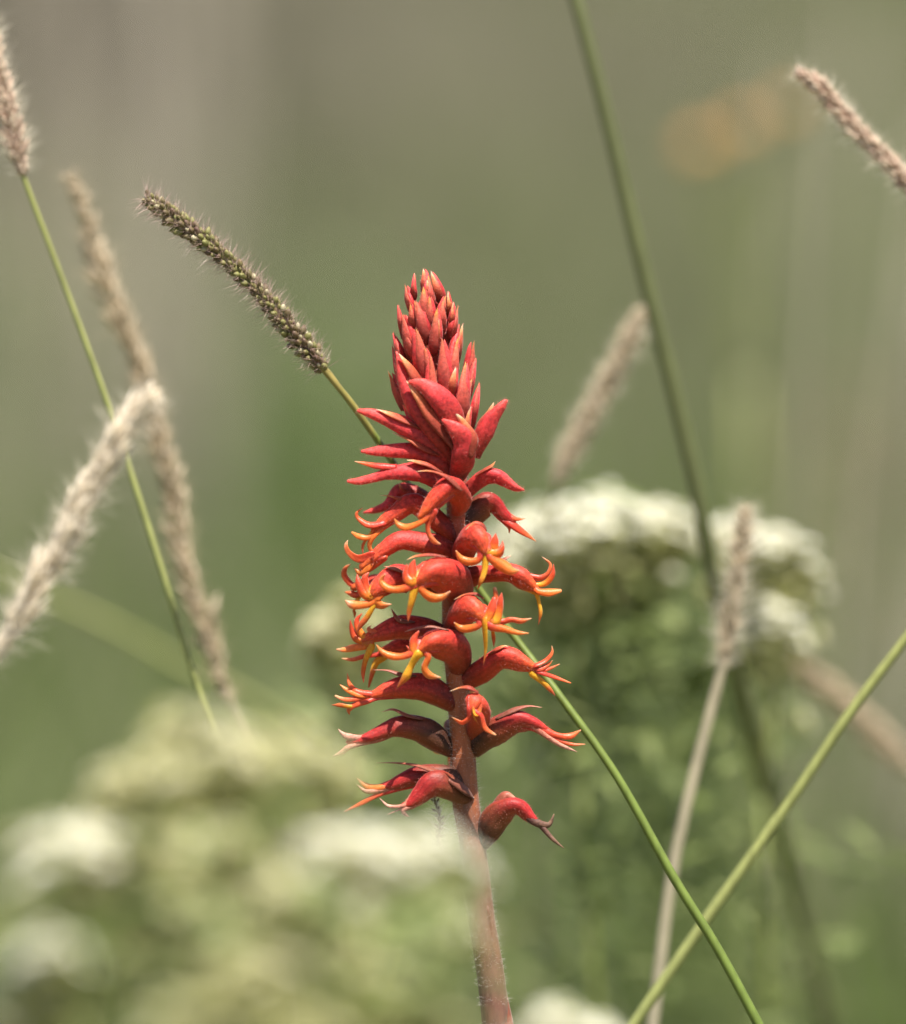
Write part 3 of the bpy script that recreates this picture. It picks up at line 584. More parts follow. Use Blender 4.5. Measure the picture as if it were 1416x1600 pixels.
CB = [(590, 90, 565, 270, 70, 1), (648, 66, 650, 230, 80, 1), (700, 58, 800, 300, 105, 1), (525, 160, 545, 345, 85, 0), (650, 165, 650, 430, 100, 0), (682, 105, 700, 330, 90, 0),
      (780, 262, 795, 500, 85, 0), (815, 225, 845, 400, 80, 1), (882, 332, 860, 570, 75, 0), (598, 308, 655, 580, 110, 0), (480, 350, 495, 540, 80, 0), (505, 412, 545, 690, 125, 0),
      (742, 378, 735, 660, 115, 0), (915, 455, 885, 740, 105, 1), (600, 490, 655, 880, 150, 0), (990, 585, 985, 860, 90, 0), (775, 568, 830, 1030, 140, 0), (450, 530, 495, 740, 100, 0),
      (935, 728, 940, 1180, 145, 0), (418, 805, 500, 1060, 100, 0), (1025, 880, 1000, 1190, 100, 0), (560, 330, 560, 480, 70, 0), (850, 300, 850, 480, 70, 1), (690, 250, 700, 480, 80, 0),
      (445, 640, 480, 900, 90, 0), (880, 560, 870, 900, 110, 0), (700, 700, 720, 1100, 120, 0), (1000, 700, 970, 1000, 90, 0)]
for (a, b_, c, e, wd, warm) in CB:
    tx, ty = cv('c1', a, b_); bx, by = cv('c1', c, e)
    cone_bud(tx, ty, bx, by, wd / 4.57, warm)
for k in range(26):      # smaller scales tucked between the others
    ty = 440 + 8.6 * k; sn = math.sin(k * 2.399963); bx_ = sn * .8
    cone_bud(xc(ty) + sn * Rc(ty) * .86, ty, xc(ty + 40) + bx_ * Rc(ty + 40) * .7, ty + 26 + 1.3 * k, 14 + .35 * k, k % 4 == 0, math.cos(k * 2.399963) < -.2)
for i, (a, b_, c, e, wd, warm) in enumerate(CB):
    tx, ty = cv('c1', a, b_); bx, by = cv('c1', c, e)
    if abs(tx - xc(ty)) > 0.8 * Rc(ty) or i in (1, 2): continue
    cone_bud(2 * xc(ty) - tx + 2, ty + 9, 2 * xc(by) - bx, by + 9, wd / 4.57, warm, True)

# ------------------------------------------------------------------ grasses
def to_ground(pts, rad, side=0.0, steps=3):
    """carry a stalk on from its last point down to the soil"""
    p = pts[-1]; d = norm(pts[-1] - pts[-2])
    if d[2] > -0.3: d[2] = -0.3; d = norm(d)
    out = list(pts); r = list(rad)
    gz = float(ground_h(p[0], p[1]))
    H = p[2] - gz
    sl = np.clip(d[:2] / -d[2], -1.6, 1.6)
    for u in (0.08, 0.18, 0.34, 0.55, 0.78, 1.0):
        q = p + np.array([*(sl * H * (u - .5 * u * u)), -H * u])
        if u == 1.0: q[2] = float(ground_h(q[0], q[1])) - 0.004
        out.append(q); r.append(r[-1] * 1.02)
    return out, r

def culm(name, label, pts, mat, group=None, cat='grass', bottom=True, seg=8):
    """pts: (x, y, depth, half width px) from the top of the stalk down"""
    pw = [P(*p[:3]) for p in pts]; rw = [p[3] * S for p in pts]
    if bottom: pw, rw = to_ground(pw, rw)
    base = pw[-1]
    e = empty(name, base, label, cat, group)
    mb = MB(); sweep(mb, pw, rw, seg=seg, sub=7)
    mb.obj('stem', mat, e)
    return e, pw

def spikelet_mesh(mb, p, axis, ln, wd, t, flat=0.75, seg=6):
    """pointed oval grain"""
    axis = norm(axis); s = norm(np.cross(axis, [0.3, 0.2, 1.0])); n = np.cross(axis, s)
    prof = ((0.0, 0.25), (0.22, 0.85), (0.5, 1.0), (0.78, 0.6))
    V = [p]
    for u, r in prof:
        for k in range(seg):
            a = 2 * math.pi * k / seg
            V.append(p + axis * ln * u + s * math.cos(a) * wd * r + n * math.sin(a) * wd * r * flat)
    V.append(p + axis * ln)
    f = [(0, 1 + (k + 1) % seg, 1 + k) for k in range(seg)]
    for j in range(len(prof) - 1):
        for k in range(seg):
            a = 1 + j * seg + k; b_ = 1 + j * seg + (k + 1) % seg
            f.append((a, b_, b_ + seg, a + seg))
    L = 1 + (len(prof) - 1) * seg; e = len(V) - 1
    f += [(L + k, L + (k + 1) % seg, e) for k in range(seg)]
    tt = [0.0] + [u for u, _ in prof for _ in range(seg)] + [1.0]
    mb.add(V, f, np.clip(np.array(tt) * 0.6 + t, 0, 1))

def axis_frames(pts, n):
    q = cr(np.array(pts), 12)
    ln = np.concatenate([[0], np.cumsum(np.linalg.norm(np.diff(q, axis=0), axis=1))])
    u = np.linspace(0, 1, n)
    c = np.column_stack([np.interp(u * ln[-1], ln, q[:, k]) for k in range(3)])
    T = norm(np.gradient(c, axis=0))
    A = norm(np.cross(T, [0.1, 1, 0.1])); B = np.cross(T, A)
    return u, c, T, A, B, ln[-1]

def head_stuff(parent, pts, hw, spk_len, spk_wd, n, bristle, nb, mat_s, mat_b, out_ang=0.6, bw=0.3, ragged=0.0):
    """seed head seen out of focus: all its spikelets and bristles joined; pts run from tip to base (px), half width in px"""
    pw = [P(*p) for p in pts]
    mb0 = MB(); sweep(mb0, pw, [0.8 * S] + [2.0 * S] * (len(pw) - 1), seg=6)
    rach = mb0.obj('seed_head', mat_s, parent)
    u, c, T, A, B, L = axis_frames(pw, n)
    mb = MB(); hb = MB()
    hp, hd = [], []
    for i in range(n):
        a = i * 2.399963 + random.uniform(-.4, .4)
        env = min(1.0, 0.45 + 3.2 * u[i]) * min(1, 0.5 + 4 * (1 - u[i]))
        env *= 1 + ragged * math.sin(u[i] * 23 + a) + ragged * random.uniform(-.5, .9)
        rd = A[i] * math.cos(a) + B[i] * math.sin(a)
        ax = -T[i] + rd * out_ang * random.uniform(.6, 1.4)
        p = c[i] + rd * hw * 0.25 * env * S
        spikelet_mesh(mb, p, ax, spk_len * env * random.uniform(.75, 1.2) * S, spk_wd * random.uniform(.8, 1.15) * S, random.uniform(0, .4))
        hp.append(c[i] + rd * hw * .5 * env * S); hd.append(norm(-T[i] * 0.75 + rd))
    mb.obj('spikelets', mat_s, rach, stuff=True)
    hp, hd = np.array(hp), np.array(hd)
    hair_mesh(hb, hp, hd, hd, nb, bristle * 1.2 * S, bw * 1.15 * S, lean=0, jit=0.35, spread=8 * S)
    hb.obj('bristles', mat_b, rach, stuff=True)
    return rach

# 1 the sharp stalk that crosses behind the orchid
HEAD = [(228, 308, 30), (262, 332, 30), (330, 385, 32), (400, 450, 36), (455, 515, 40), (508, 578, 46)]
g, _ = culm('grass_stalk', 'crisp green grass stalk crossing behind the red spike with purple-flecked bristly seed head', [(500, 570, 45, 4.0), (512, 583, 47, 6.0), (530, 606, 50, 5.2), (560, 645, 62, 5.5), (640, 760, 105, 5.6), (720, 880, 118, 5.8), (800, 990, 105, 6), (880, 1095, 70, 6.4), (965, 1215, 45, 6.8), (1055, 1375, 30, 7.4), (1120, 1480, 20, 7.6), (1185, 1600, 10, 8)], M['culm'])
pw = [P(*p) for p in HEAD]
mb0 = MB(); sweep(mb0, pw, np.array([1.5, 4, 5, 5, 5, 4.5]) * S, seg=8); rach = mb0.obj('seed_head', M['spk_green'], g)
NS = 280
u, c, T, A, B, L = axis_frames(pw, NS)
protos = {}
for key, mt in (('g', 'spk_green'), ('d', 'spk_dark'), ('p', 'spk_pale')):
    m_ = MB(); spikelet_mesh(m_, np.zeros(3), np.array([0, 0, 1.0]), 1.0, 0.36, 0.05, 0.85, 7); protos[key] = m_.mesh('spikelet', True, M[mt])
from mathutils import Matrix
hp, hd = [], []
for i in range(NS):
    a = i * 2.399963 + random.uniform(-.25, .25)
    env = min(1.0, 0.6 + 3.5 * u[i]) * (1.0 + 0.10 * math.sin(u[i] * 9))
    rd = A[i] * math.cos(a) + B[i] * math.sin(a)
    ax = norm(-T[i] * 0.75 + rd * random.uniform(.7, 1.2) + rng.normal(size=3) * .12)
    p = c[i] + rd * 6.5 * env * S
    o = bpy.data.objects.new('spikelet', protos[random.choices('gdp', (0.5, 0.40, 0.10))[0]]); COL.objects.link(o)
    z = Vector(ax); q = z.to_track_quat('Z', 'Y')
    sl_ = 13.5 * env * random.uniform(.6, 1.3) * S
    o.matrix_basis = Matrix.LocRotScale(Vector(p), q, Vector((sl_, sl_, sl_)))
    adopt(o, rach)
    hp.append(p); hd.append(norm(-T[i] * .45 + rd))
hb = MB(); hp, hd = np.array(hp), np.array(hd)
hair_mesh(hb, hp, hd, hd, 3200, 36 * S, 0.32 * S, lean=0, jit=0.30)
hb.obj('bristles', M['bristle'], rach, stuff=True)

# 2 rosy head at the left edge with its thin stalk
g, _ = culm('grass_stalk', 'thin pale green grass stalk with rosy tan seed head, beside the cream dry plume', [(36, 268, 270, 3), (42, 290, 272, 4.5), (110, 470, 280, 4.6), (175, 650, 280, 5), (240, 850, 275, 5.6), (300, 1045, 270, 6.2), (342, 1175, 265, 6.5), (370, 1330, 260, 7), (380, 1480, 255, 7)], M['culm_pale'])
head_stuff(g, [(-36, -10, 262), (-18, 70, 265), (4, 150, 268), (22, 215, 270), (36, 275, 270)], 25, 26, 5, 190, 30, 1300, M['chaff_rosy'], M['chaff_cream'], 0.8)
# 3 cream plume
g, _ = culm('grass_stalk', 'sunlit cream dry grass plume leaning past a thin green stalk', [(-15, 1040, -450, 5), (-60, 1130, -450, 6), (-120, 1280, -450, 7), (-160, 1450, -450, 8)], M['culm_straw'])
head_stuff(g, [(228, 622, -470), (200, 662, -465), (150, 745, -460), (95, 850, -455), (40, 945, -450), (-15, 1040, -450)], 22, 54, 5.2, 260, 42, 1300, M['chaff_cream'], M['chaff_cream'], 0.27, 0.5, ragged=0.3)
# 4 tan plume behind
g, _ = culm('grass_stalk', 'long drooping tan seed head arching down beside the thin pale stalk', [(352, 1085, 720, 5), (380, 1150, 740, 6), (420, 1300, 760, 7), (440, 1480, 780, 8)], M['culm_straw'])
head_stuff(g, [(112, 282, 690), (140, 365, 690), (180, 480, 695), (225, 600, 700), (258, 730, 705), (295, 900, 710), (330, 1020, 715), (358, 1095, 720)], 22, 34, 5.5, 240, 36, 1100, M['chaff_tan'], M['chaff_tan'], 0.55, 0.45, ragged=0.3)
# 5 pale head above the white corymb
g, _ = culm('grass_stalk', 'pale straw seed head standing above the white flower dome behind the spike', [(872, 745, 1000, 5), (860, 800, 1400, 5), (850, 900, 1800, 5), (845, 1050, 2000, 5), (842, 1300, 2100, 5)], M['culm_straw'])
head_stuff(g, [(1003, 488, 880), (975, 545, 885), (940, 615, 890), (900, 690, 895), (868, 755, 900)], 26, 24, 6, 190, 26, 900, M['chaff_tan'], M['chaff_cream'], 0.8, 0.4)
# 6 rosy head right
g, _ = culm('grass_stalk', 'upright pale tan seed head on a straw stalk before the white corymb', [(1132, 1030, 520, 6), (1126, 1055, 520, 8), (1085, 1210, 520, 9), (1050, 1370, 520, 9.5), (1020, 1600, 520, 10)], M['culm_straw'])
head_stuff(g, [(1166, 795, 520), (1157, 860, 520), (1146, 930, 520), (1138, 990, 520), (1129, 1045, 520)], 22, 22, 4.2, 120, 36, 1100, M['chaff_tan'], M['chaff_cream'], 0.7, 0.3)
# 7 upper right head
g, _ = culm('grass_stalk', 'rosy tan bristly seed head bending in beside the pale background stalks', [(1440, 310, 330, 5), (1520, 420, 330, 6), (1600, 620, 330, 7), (1650, 950, 330, 8), (1680, 1400, 330, 9)], M['culm'])
head_stuff(g, [(1246, 112, 320), (1285, 140, 322), (1335, 200, 325), (1390, 255, 328), (1445, 318, 330)], 22, 20, 5, 190, 26, 1200, M['chaff_rosy'], M['chaff_cream'], 0.8, 0.3)
# 8 thick olive culm
g, _ = culm('grass_stalk', 'thick dark olive grass stem passing down through the gap in the white corymb', [(868, -120, 620, 8), (885, -50, 620, 9.5), (908, 30, 625, 11), (950, 190, 640, 12), (1000, 400, 660, 12.5), (1050, 600, 690, 13), (1090, 770, 720, 13), (1112, 890, 760, 13), (1140, 1010, 860, 13), (1190, 1190, 1250, 14), (1240, 1370, 1500, 15), (1295, 1590, 1600, 16)], M['culm_dark'])
# 9 bare culm right
g, _ = culm('grass_stalk', 'bare pale green grass stem slanting across the crisp stalk near its foot', [(1600, 760, 270, 6), (1500, 885, 275, 7.5), (1416, 998, 280, 7.8), (1330, 1112, 285, 8.2), (1235, 1252, 290, 8.6), (1110, 1428, 290, 9), (995, 1595, 290, 9.4)], M['culm_pale'])
# 10 tan head far right
g, _ = culm('grass_stalk', 'tan dry seed head slanting down behind the bare pale green stem', [(1430, 1200, 1550, 8), (1520, 1290, 1560, 9), (1600, 1450, 1570, 9)], M['culm_straw'])
head_stuff(g, [(1215, 1022, 1500), (1290, 1075, 1510), (1350, 1130, 1530), (1430, 1205, 1550)], 30, 30, 7, 170, 26, 500, M['chaff_tan'], M['chaff_tan'], 0.6, 0.4)
# 11 olive blade at left
g, _ = culm('grass_stalk', 'soft olive grass stem crossing behind the long drooping tan seed head', [(-120, 840, 2100, 6), (-20, 890, 2120, 7), (70, 930, 2140, 7), (180, 980, 2160, 7), (300, 1048, 2180, 7), (420, 1112, 2200, 7), (500, 1200, 2220, 7), (530, 1400, 2250, 7)], M['culm_pale'])
# 12 small weathered head behind the stem
g, _ = culm('grass_stalk', 'short weathered grey seed head tucked against the russet flower stem', [(684, 1300, 50, 2), (694, 1340, 52, 3), (722, 1400, 56, 3.5), (752, 1480, 60, 4), (775, 1600, 60, 4)], M['culm_straw'])
rr = head_stuff(g, [(676, 1238, 48), (683, 1262, 50), (688, 1285, 50), (684, 1322, 50)], 8, 9, 2.6, 26, 26, 160, M['spk_dark'], M['hair'], 0.9, 0.25)
# slender blades low in front
for k, (x0, y0, x1, y1) in enumerate(((640, 1440, 590, 1600), (505, 1480, 545, 1640))):
    culm('slender_grass', ('fine upright grass blade leaning right among the cream flower clusters', 'fine upright grass blade leaning left among the cream flower clusters')[k], [(x0, y0, -420, 0.8), ((x0 + x1) / 2 + 2, (y0 + y1) / 2, -420, 2.5), (x1, y1, -420, 3.5)], M['culm_pale'])

# ------------------------------------------------------------------ white flowered plants
def leaf_mesh():
    mb = MB(); n = 7
    V, f, t = [], [], []
    for i in range(n):
        u = i / (n - 1); wv = 0.10 * math.sin(math.pi * min(1, u ** 0.8)) ** 0.8 + 0.004
        y = u; z = -0.28 * u * u
        V += [(-wv, y, z + 0.05 * wv), (0, y, z - 0.25 * wv), (wv, y, z + 0.05 * wv)]; t += [u, u, u]
    for i in range(n - 1):
        a = 3 * i; f += [(a, a + 1, a + 4, a + 3), (a + 1, a + 2, a + 5, a + 4)]
    mb.add(V, f, t); return mb
LEAF = {k: leaf_mesh().mesh('leaf', True, M[k]) for k in ('leaf', 'leaf_dull')}
def add_leaf(parent, p, az, el, size, kind, roll=0.0):
    o = bpy.data.objects.new('leaf', LEAF[kind]); COL.objects.link(o)
    o.location = p; o.rotation_euler = (el, roll, az); o.scale = (size, size, size)
    adopt(o, parent); return o

def white_plant(label, foot, clusters, fmat, group, leaves=(), stem_r=9, lk='leaf', nleaf=30, lsize=0.035, gap=0.08, lmul=2):
    """clusters: (x, top y, half width px, height px, depth, heads); foot: world x, y on the ground"""
    fx, fy = foot; gz = float(ground_h(fx, fy))
    e = empty('white_flower_plant', (fx, fy, gz), label, 'flower', group)
    top = np.mean([P(c_[0], c_[1] + c_[3] + 330, c_[4] * (1.27 if c_[4] < -1200 else 1)) for c_ in clusters], axis=0)
    base = np.array([fx, fy, gz - 0.004])
    mb = MB(); spn = [top, top * .6 + base * .4 + np.array([0.003, 0, 0]), top * .25 + base * .75, base]
    sweep(mb, spn, np.array([stem_r * .7, stem_r * .85, stem_r, stem_r * 1.2]) * S, seg=8)
    mb.obj('stem', M['cup'], e)
    for (cx, cy, hw, ht, dp, nh) in clusters:
        if dp < -1200: dp *= 1.27
        nh = int(nh * (1.2 if dp > 0 else 1.1)); lump = [(random.uniform(0, 6.28), random.uniform(0.02, 0.06), random.uniform(5, 11)) for _ in range(3)]
        node = P(cx + (708 - cx) * 0 + random.uniform(-10, 10), cy + ht + 0.85 * hw + 60, dp)
        mb = MB(); wb = MB(); yel = 0.9 if fmat == 'cream' else 0.5
        sweep(mb, [node, node * .5 + top * .5 + np.array([0, 0, -0.006]), top], np.array([5, 6, 7]) * S, seg=6, t0=.6, t1=0.1)
        # branchlets
        nb = max(4, int(hw / 20)); bn = []
        for k in range(nb):
            a = k * 2.399963; r = hw * 0.62 * math.sqrt((k + .5) / nb)
            q = P(cx + r * math.cos(a), cy + ht * 0.5 + 55 + 0.25 * r * r / hw, dp + r * math.sin(a))
            bn.append(q); sweep(mb, [q, q * .45 + node * .55 + np.array([0, 0, -0.002]), node], np.array([2.2, 2.6, 3.2]) * S, seg=5, sub=3, t0=.9, t1=.3)
        pa, pb = random.uniform(0, 6.28), random.uniform(0, 6.28); nt = int(nh * (1.28 if dp > 0 else 1.6))
        for k in range(nt):
            low = k >= nh; kk = (k - nh) / (nt - nh) if low else (k + .5) / nh
            a = k * 2.399963 + random.uniform(-.3, .3)
            r = hw * math.sqrt(kk) * (1 + .13 * math.sin(2 * a + pa) + .11 * math.sin(3 * a + pb)) * (0.97 if low else 1)
            px_, pd = cx + r * math.cos(a), dp + r * math.sin(a)
            py_ = cy + ht * (r / hw) ** 2 + random.gauss(0, 8) + sum(am * math.sin(px_ * fq + pd * fq * .7 + p0) for p0, fq, am in lump)
            if low: py_ += min(130, 16 + random.expovariate(1 / 38))
            elif random.random() < gap + gap * math.sin(px_ * .045 + pd * .05 + cx): continue
            q = P(px_, py_, pd)
            j = min(range(nb), key=lambda m_: np.sum((bn[m_] - q) ** 2))
            ax = norm(norm(q - node) + np.array([0, 0, 0.8]))
            s_ = norm(np.cross(ax, [0.2, 1, 0.1])); n_ = np.cross(ax, s_)
            hs = random.uniform(10.5, 14.5) * S
            b0 = q - ax * hs * 1.9
            sweep(mb, [b0, bn[j] * .4 + b0 * .6, bn[j]], np.array([1.2, 1.2, 1.5]) * S, seg=4, sub=2, t0=1, t1=.6)
            # green cup
            rr_, zz_ = (0.25, 0.62, 0.72), (0, .8, 1.7)
            V, f = [], []
            for r_, z_ in zip(rr_, zz_):
                V += [b0 + ax * hs * z_ + (s_ * math.cos(2 * math.pi * m_ / 7) + n_ * math.sin(2 * math.pi * m_ / 7)) * hs * r_ for m_ in range(7)]
            for j_ in range(2): f += [(7 * j_ + m_, 7 * j_ + (m_ + 1) % 7, 7 * j_ + 7 + (m_ + 1) % 7, 7 * j_ + 7 + m_) for m_ in range(7)]
            mb.add(V, f, .75)
            # florets: small rays round a domed middle
            V, f, t = [], [], []
            for m_ in range(11):
                an = 2 * math.pi * m_ / 11 + random.uniform(-.2, .2); ou = s_ * math.cos(an) + n_ * math.sin(an); tg = np.cross(ax, ou)
                rl = hs * random.uniform(.95, 1.35); o_ = len(V)
                V += [q - ax * hs * .15 + ou * hs * .3 - tg * hs * .14, q + ax * hs * random.uniform(.05, .35) + ou * rl - tg * hs * .26, q + ax * hs * random.uniform(.05, .3) + ou * rl + tg * hs * .26, q - ax * hs * .15 + ou * hs * .3 + tg * hs * .14]
                f.append((o_, o_ + 1, o_ + 2, o_ + 3)); t += [.5, 1, 1, .5]
            o_ = len(V); V.append(q + ax * hs * .75); t.append(.9)
            for r_, z_ in ((.42, .6), (.62, .15)):
                V += [q + ax * hs * z_ + (s_ * math.cos(2 * math.pi * m_ / 7) + n_ * math.sin(2 * math.pi * m_ / 7)) * hs * r_ for m_ in range(7)]; t += [.7] * 7
            f += [(o_, o_ + 1 + m_, o_ + 1 + (m_ + 1) % 7) for m_ in range(7)]
            f += [(o_ + 1 + m_, o_ + 8 + m_, o_ + 8 + (m_ + 1) % 7, o_ + 1 + (m_ + 1) % 7) for m_ in range(7)]
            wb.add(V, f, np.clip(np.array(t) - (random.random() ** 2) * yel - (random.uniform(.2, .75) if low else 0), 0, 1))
        for k in range(int(nh * 0.9)):     # green buds and side stalks filling the cluster under the dome
            a = random.uniform(0, 6.28); r = hw * 0.95 * math.sqrt(random.random()); dn = random.uniform(25, 40 + 0.9 * hw)
            sh = 1 - 0.5 * dn / (40 + 0.9 * hw)
            q = P(cx + r * sh * math.cos(a), cy + ht * (r / hw) ** 2 + dn, dp + r * sh * math.sin(a))
            j = min(range(nb), key=lambda m_: np.sum((bn[m_] - q) ** 2))
            q2 = q + norm(q - node) * 0.0016
            sweep(mb, [q2, q, q * .5 + bn[j] * .5 + np.array([0, 0, -0.0015])], np.array([3.5, 5.5, 1.3]) * S, seg=5, sub=2, t0=1, t1=.5)
        cl = mb.obj('flower_cluster', M['cup'], e)
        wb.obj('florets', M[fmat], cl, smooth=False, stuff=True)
    # leaves up the stem and its branches
    for k in range(nleaf):
        u_ = (k + random.random()) / nleaf
        p = base * (1 - u_) + top * u_
        p = base + (top - base) * u_ + np.array([0, 0, 0])
        add_leaf(e, p, k * 2.399963 + random.uniform(-.4, .4), random.uniform(0.1, 0.9), lsize * random.uniform(.7, 1.25) * (1.15 - .5 * u_), lk, random.uniform(-.3, .3))
    for (x, y, d, n, sp_) in leaves:
        d = d * 1.27 if d < -1200 else d + 180
        n = int(n * lmul)
        for k in range(n):
            p = P(x + random.gauss(0, sp_), y + random.gauss(0, sp_), d + random.gauss(0, sp_))
            add_leaf(e, p, random.uniform(0, 6.28), random.uniform(-.2, 1.0), lsize * random.uniform(.5, 1.0), lk, random.uniform(-.5, .5))
    return e

def foot_of(x, y, d):
    p = P(x, y, d); return (p[0], p[1])
white_plant('tall white corymb in full sun close behind the spike, flat dome over leafy green stalks', foot_of(1010, 1600, 1400),
            [(890, 806, 125, 34, 1480, 130), (1000, 796, 100, 40, 1530, 110), (930, 790, 100, 28, 1620, 90), (800, 840, 75, 40, 1450, 50)], 'white', 'white corymb plants',
            leaves=[(910, 960, 1380, 26, 60), (930, 1050, 1380, 26, 70), (960, 1130, 1420, 26, 90), (900, 1240, 1450, 24, 100), (1030, 1300, 1500, 24, 110), (960, 1450, 1550, 26, 120)], lsize=0.018, nleaf=30, lmul=2.6, gap=0.02)
white_plant('smaller white corymb half hidden by the upright pale tan seed head', foot_of(1200, 1600, 1350),
            [(1150, 828, 62, 26, 1400, 50), (1215, 852, 68, 40, 1500, 76), (1205, 965, 55, 34, 1450, 40)], 'white', 'white corymb plants',
            leaves=[(1130, 1080, 1400, 14, 60), (1150, 1250, 1450, 16, 90), (1200, 1480, 1500, 18, 110)], lsize=0.018, nleaf=24, lmul=2.6, gap=0.02)
white_plant('pale unopened corymb peeping out left of the spike behind its orange blooms', foot_of(560, 1600, 1700),
            [(545, 940, 75, 60, 1650, 60)], 'cream', 'white corymb plants', leaves=[(590, 1120, 1650, 16, 60), (600, 1260, 1650, 16, 60)], lsize=0.024, nleaf=16)
white_plant('broad cream corymb with yellow-green stalks where the thin pale stalk disappears', foot_of(330, 1700, -1500),
            [(330, 1145, 130, 50, -1500, 110), (215, 1205, 85, 50, -1450, 60), (460, 1150, 90, 60, -1400, 60), (330, 1290, 120, 50, -1560, 60)], 'cream', 'cream corymb plants', lk='leaf_dull', leaves=[(300, 1440, -1450, 18, 90), (420, 1500, -1450, 16, 90)], lsize=0.022, nleaf=20)
white_plant('white corymb spreading in front of the russet flower stem', foot_of(610, 1750, -1500),
            [(560, 1300, 95, 38, -1520, 80), (670, 1315, 90, 50, -1480, 70), (490, 1350, 55, 40, -1550, 30)], 'white', 'cream corymb plants', lk='leaf_dull', leaves=[(600, 1500, -1450, 16, 80)], lsize=0.022, nleaf=20)
white_plant('ragged white corymb with small lower heads beside the green meadow grass', foot_of(100, 1800, -1550),
            [(95, 1305, 85, 50, -1550, 60), (160, 1285, 50, 40, -1500, 30), (70, 1470, 60, 40, -1800, 50), (20, 1560, 50, 45, -1700, 30)], 'white', 'cream corymb plants', lk='leaf_dull', leaves=[(150, 1480, -1450, 16, 80)], lsize=0.022, nleaf=20)
white_plant('low cream corymb with scattered heads between the broad and the spreading ones', foot_of(400, 1850, -2450),
            [(310, 1400, 50, 34, -1800, 24), (430, 1372, 55, 40, -1740, 22), (262, 1325, 42, 30, -1700, 16), (560, 1475, 70, 50, -1750, 18), (400, 1480, 75, 50, -1850, 26), (650, 1560, 60, 40, -1700, 14), (290, 1570, 70, 45, -1900, 20), (480, 1590, 70, 45, -1900, 18)], 'cream', 'cream corymb plants', lk='leaf', gap=0.1, leaves=[(320, 1540, -1700, 26, 110), (560, 1540, -1700, 22, 90), (120, 1540, -1700, 14, 70)], lsize=0.022, nleaf=16)
white_plant('white corymb just rising beside the foot of the slanting bare stem', foot_of(880, 1900, -1650),
            [(890, 1590, 80, 34, -1300, 50)], 'white', 'cream corymb plants', nleaf=14, lsize=0.02)

# ------------------------------------------------------------------ the far meadow: shrubs, stalks, an orange bloom
def shrub(label, x, y, h, wd, mat, n, leafs, group):
    gz = float(ground_h(x, y)); e = empty('meadow_shrub', (x, y, gz), label, 'shrub', group)
    mb = MB()
    for k in range(6):
        a = k * 1.05 + random.random(); q = np.array([x + math.cos(a) * wd * .35, y + math.sin(a) * wd * .35, gz + h * random.uniform(.55, .8)]); b0 = np.array([x, y, gz - .02])
        sweep(mb, [b0, b0 * .5 + q * .5 + np.array([0, 0, h * .1]), q], np.array([.02, .014, .006]) * h, seg=6)
    mb.obj('branches', M['bark'], e)
    cs = np.column_stack([rng.normal(0, wd * .3, 14), rng.normal(0, wd * .3, 14), rng.uniform(.3, .95, 14) * h])
    i = rng.integers(0, 14, n)
    p = np.array([x, y, gz]) + cs[i] + rng.normal(size=(n, 3)) * np.array([wd * .17, wd * .17, h * .13])
    p[:, 2] = np.maximum(p[:, 2], gz + .02)
    d = norm(rng.normal(size=(n, 3)) + np.array([0, 0, .4])); s = norm(np.cross(d, rng.normal(size=(n, 3))))
    l = leafs * rng.uniform(.6, 1.3, (n, 1))
    V = np.stack([p - d * l, p + s * l * .4, p + d * l, p - s * l * .4], 1).reshape(-1, 3)
    f = [(4 * k, 4 * k + 1, 4 * k + 2, 4 * k + 3) for k in range(n)]
    mb = MB(); mb.add(V, f, np.repeat(rng.random(n), 4)); o = mb.obj('foliage', mat, e, smooth=False, stuff=True)
def at_dist(px, dist):
    """ground spot in the direction of photo column px, dist metres beyond the orchid"""
    return (px - 708) * S * (F + dist) / F, dist
x, y = at_dist(150, 6.5); shrub('grey-brown dry shrub on the slope behind the drooping tan seed head', x, y, 0.75, 0.5, M['shrub_grey'], 2600, 0.022, 'shrubs on the slope')
x, y = at_dist(480, 2.1); shrub('low green shrub behind the upper buds and the crisp seed head', x, y, 0.29, 0.16, M['shrub_green'], 900, 0.010, 'shrubs on the slope')
x, y = at_dist(1420, 1.7); shrub('low brown shrub beyond the smaller white corymb', x, y, 0.27, 0.10, M['shrub_brown'], 500, 0.009, 'shrubs on the slope')

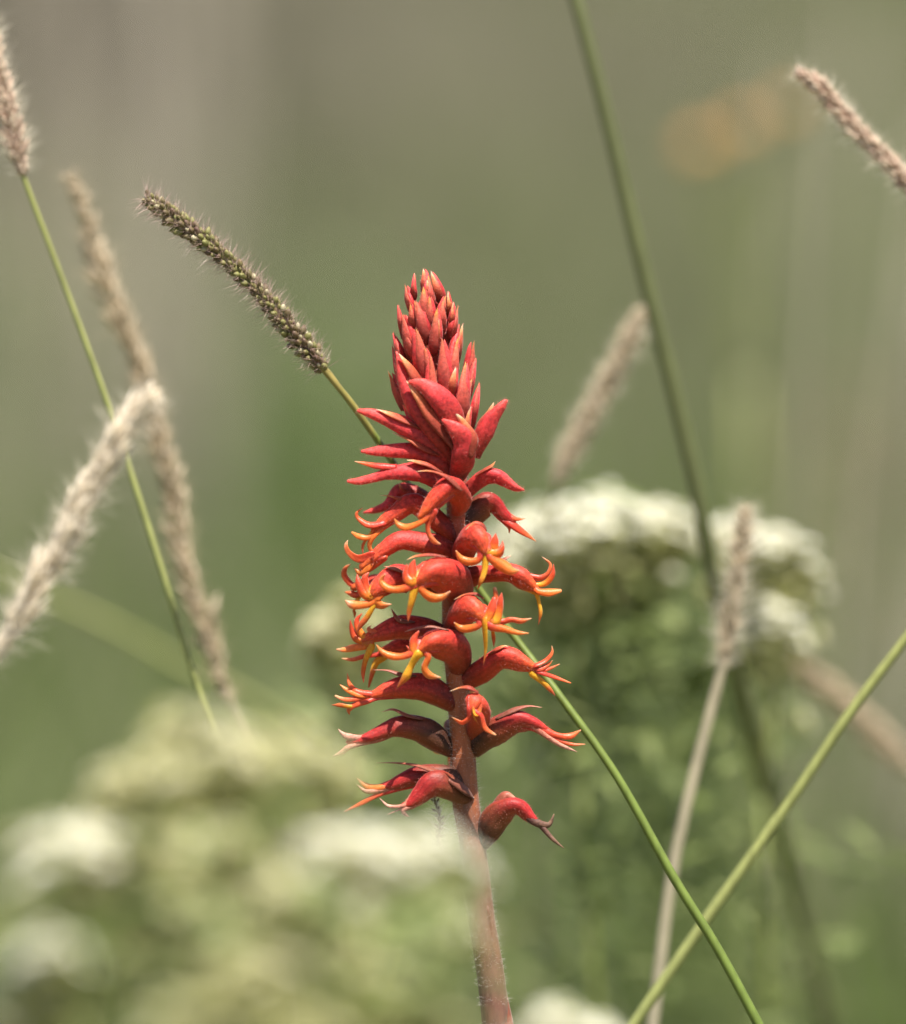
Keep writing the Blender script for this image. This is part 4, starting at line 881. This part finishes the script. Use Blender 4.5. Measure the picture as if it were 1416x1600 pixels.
def stalk_clump(label, px, dist, n, spread, h0, h1, lean, rad, mat):
    x, y = at_dist(px, dist); gz = float(ground_h(x, y)); e = empty('dry_grass_clump', (x, y, gz), label, 'grass', 'dry grass clumps')
    for k in range(n):
        bx, by = x + random.gauss(0, spread), y + random.gauss(0, spread); z0 = float(ground_h(bx, by)); h = random.uniform(h0, h1)
        q = np.array([bx + lean * h + random.gauss(0, .03), by + random.gauss(0, .05), z0 + h]); b0 = np.array([bx, by, z0 - .005])
        mb = MB(); sweep(mb, [b0, b0 * .5 + q * .5 - np.array([lean * .03, 0, 0]), q], np.array([1.2, 1, .5]) * rad, seg=5, sub=3)
        mb.obj('stalk', mat, e)
stalk_clump('pale dry stalks rising behind the bending rosy seed head', 1275, 0.95, 22, 0.018, 0.30, 0.56, 0.16, 0.0016, M['dry'])
stalk_clump('greyish dry stalks beyond the rosy tan seed head and its thin stalk', 170, 1.9, 18, 0.035, 0.42, 0.75, -0.05, 0.0022, M['dry'])


def orange_flower():
    c0 = P(1160, 195, 5200); gz = float(ground_h(c0[0], c0[1]))
    e = empty('orange_flower', (c0[0], c0[1], gz), 'soft orange bloom in the meadow between the thick olive stem and bending seed head', 'flower')
    foot = np.array([c0[0] + .012, c0[1], gz - .004]); fork = c0 * .85 + foot * .15
    mb = MB(); sweep(mb, [fork, c0 * .5 + foot * .5, foot], [.0012, .0015, .002], seg=6); mb.obj('stem', M['culm_pale'], e)
    for ox, oz, sz in ((-.011, -.005, .46), (.0, .0, .40), (.012, .005, .36)):
        c = c0 + np.array([ox, 0, oz])
        mb = MB(); sweep(mb, [c - np.array([0, 0, .005]), c, c + np.array([0, 0, .003])], np.array([.0015, .0035, .0015]) * sz, seg=10); fl = mb.obj('flower_head', M['orange'], e)
        mb = MB(); sweep(mb, [c - np.array([0, 0, .003]), c * .5 + fork * .5, fork], [.0008, .0008, .001], seg=5); mb.obj('stalk', M['culm_pale'], fl)
        for k in range(10):
            a = 2 * math.pi * k / 10; d = np.array([math.cos(a), math.sin(a) * .8, .35 + .3 * math.sin(a + 1)]) * sz
            mb = MB(); sweep(mb, [c, c + d * .005, c + d * .010 + np.array([0, 0, -.002])], [.0012, .0022, .001], [.0006, .0008, .0005], hint=(0, 0, 1), seg=6, sub=3); mb.obj('petal', M['orange'], fl)
orange_flower()
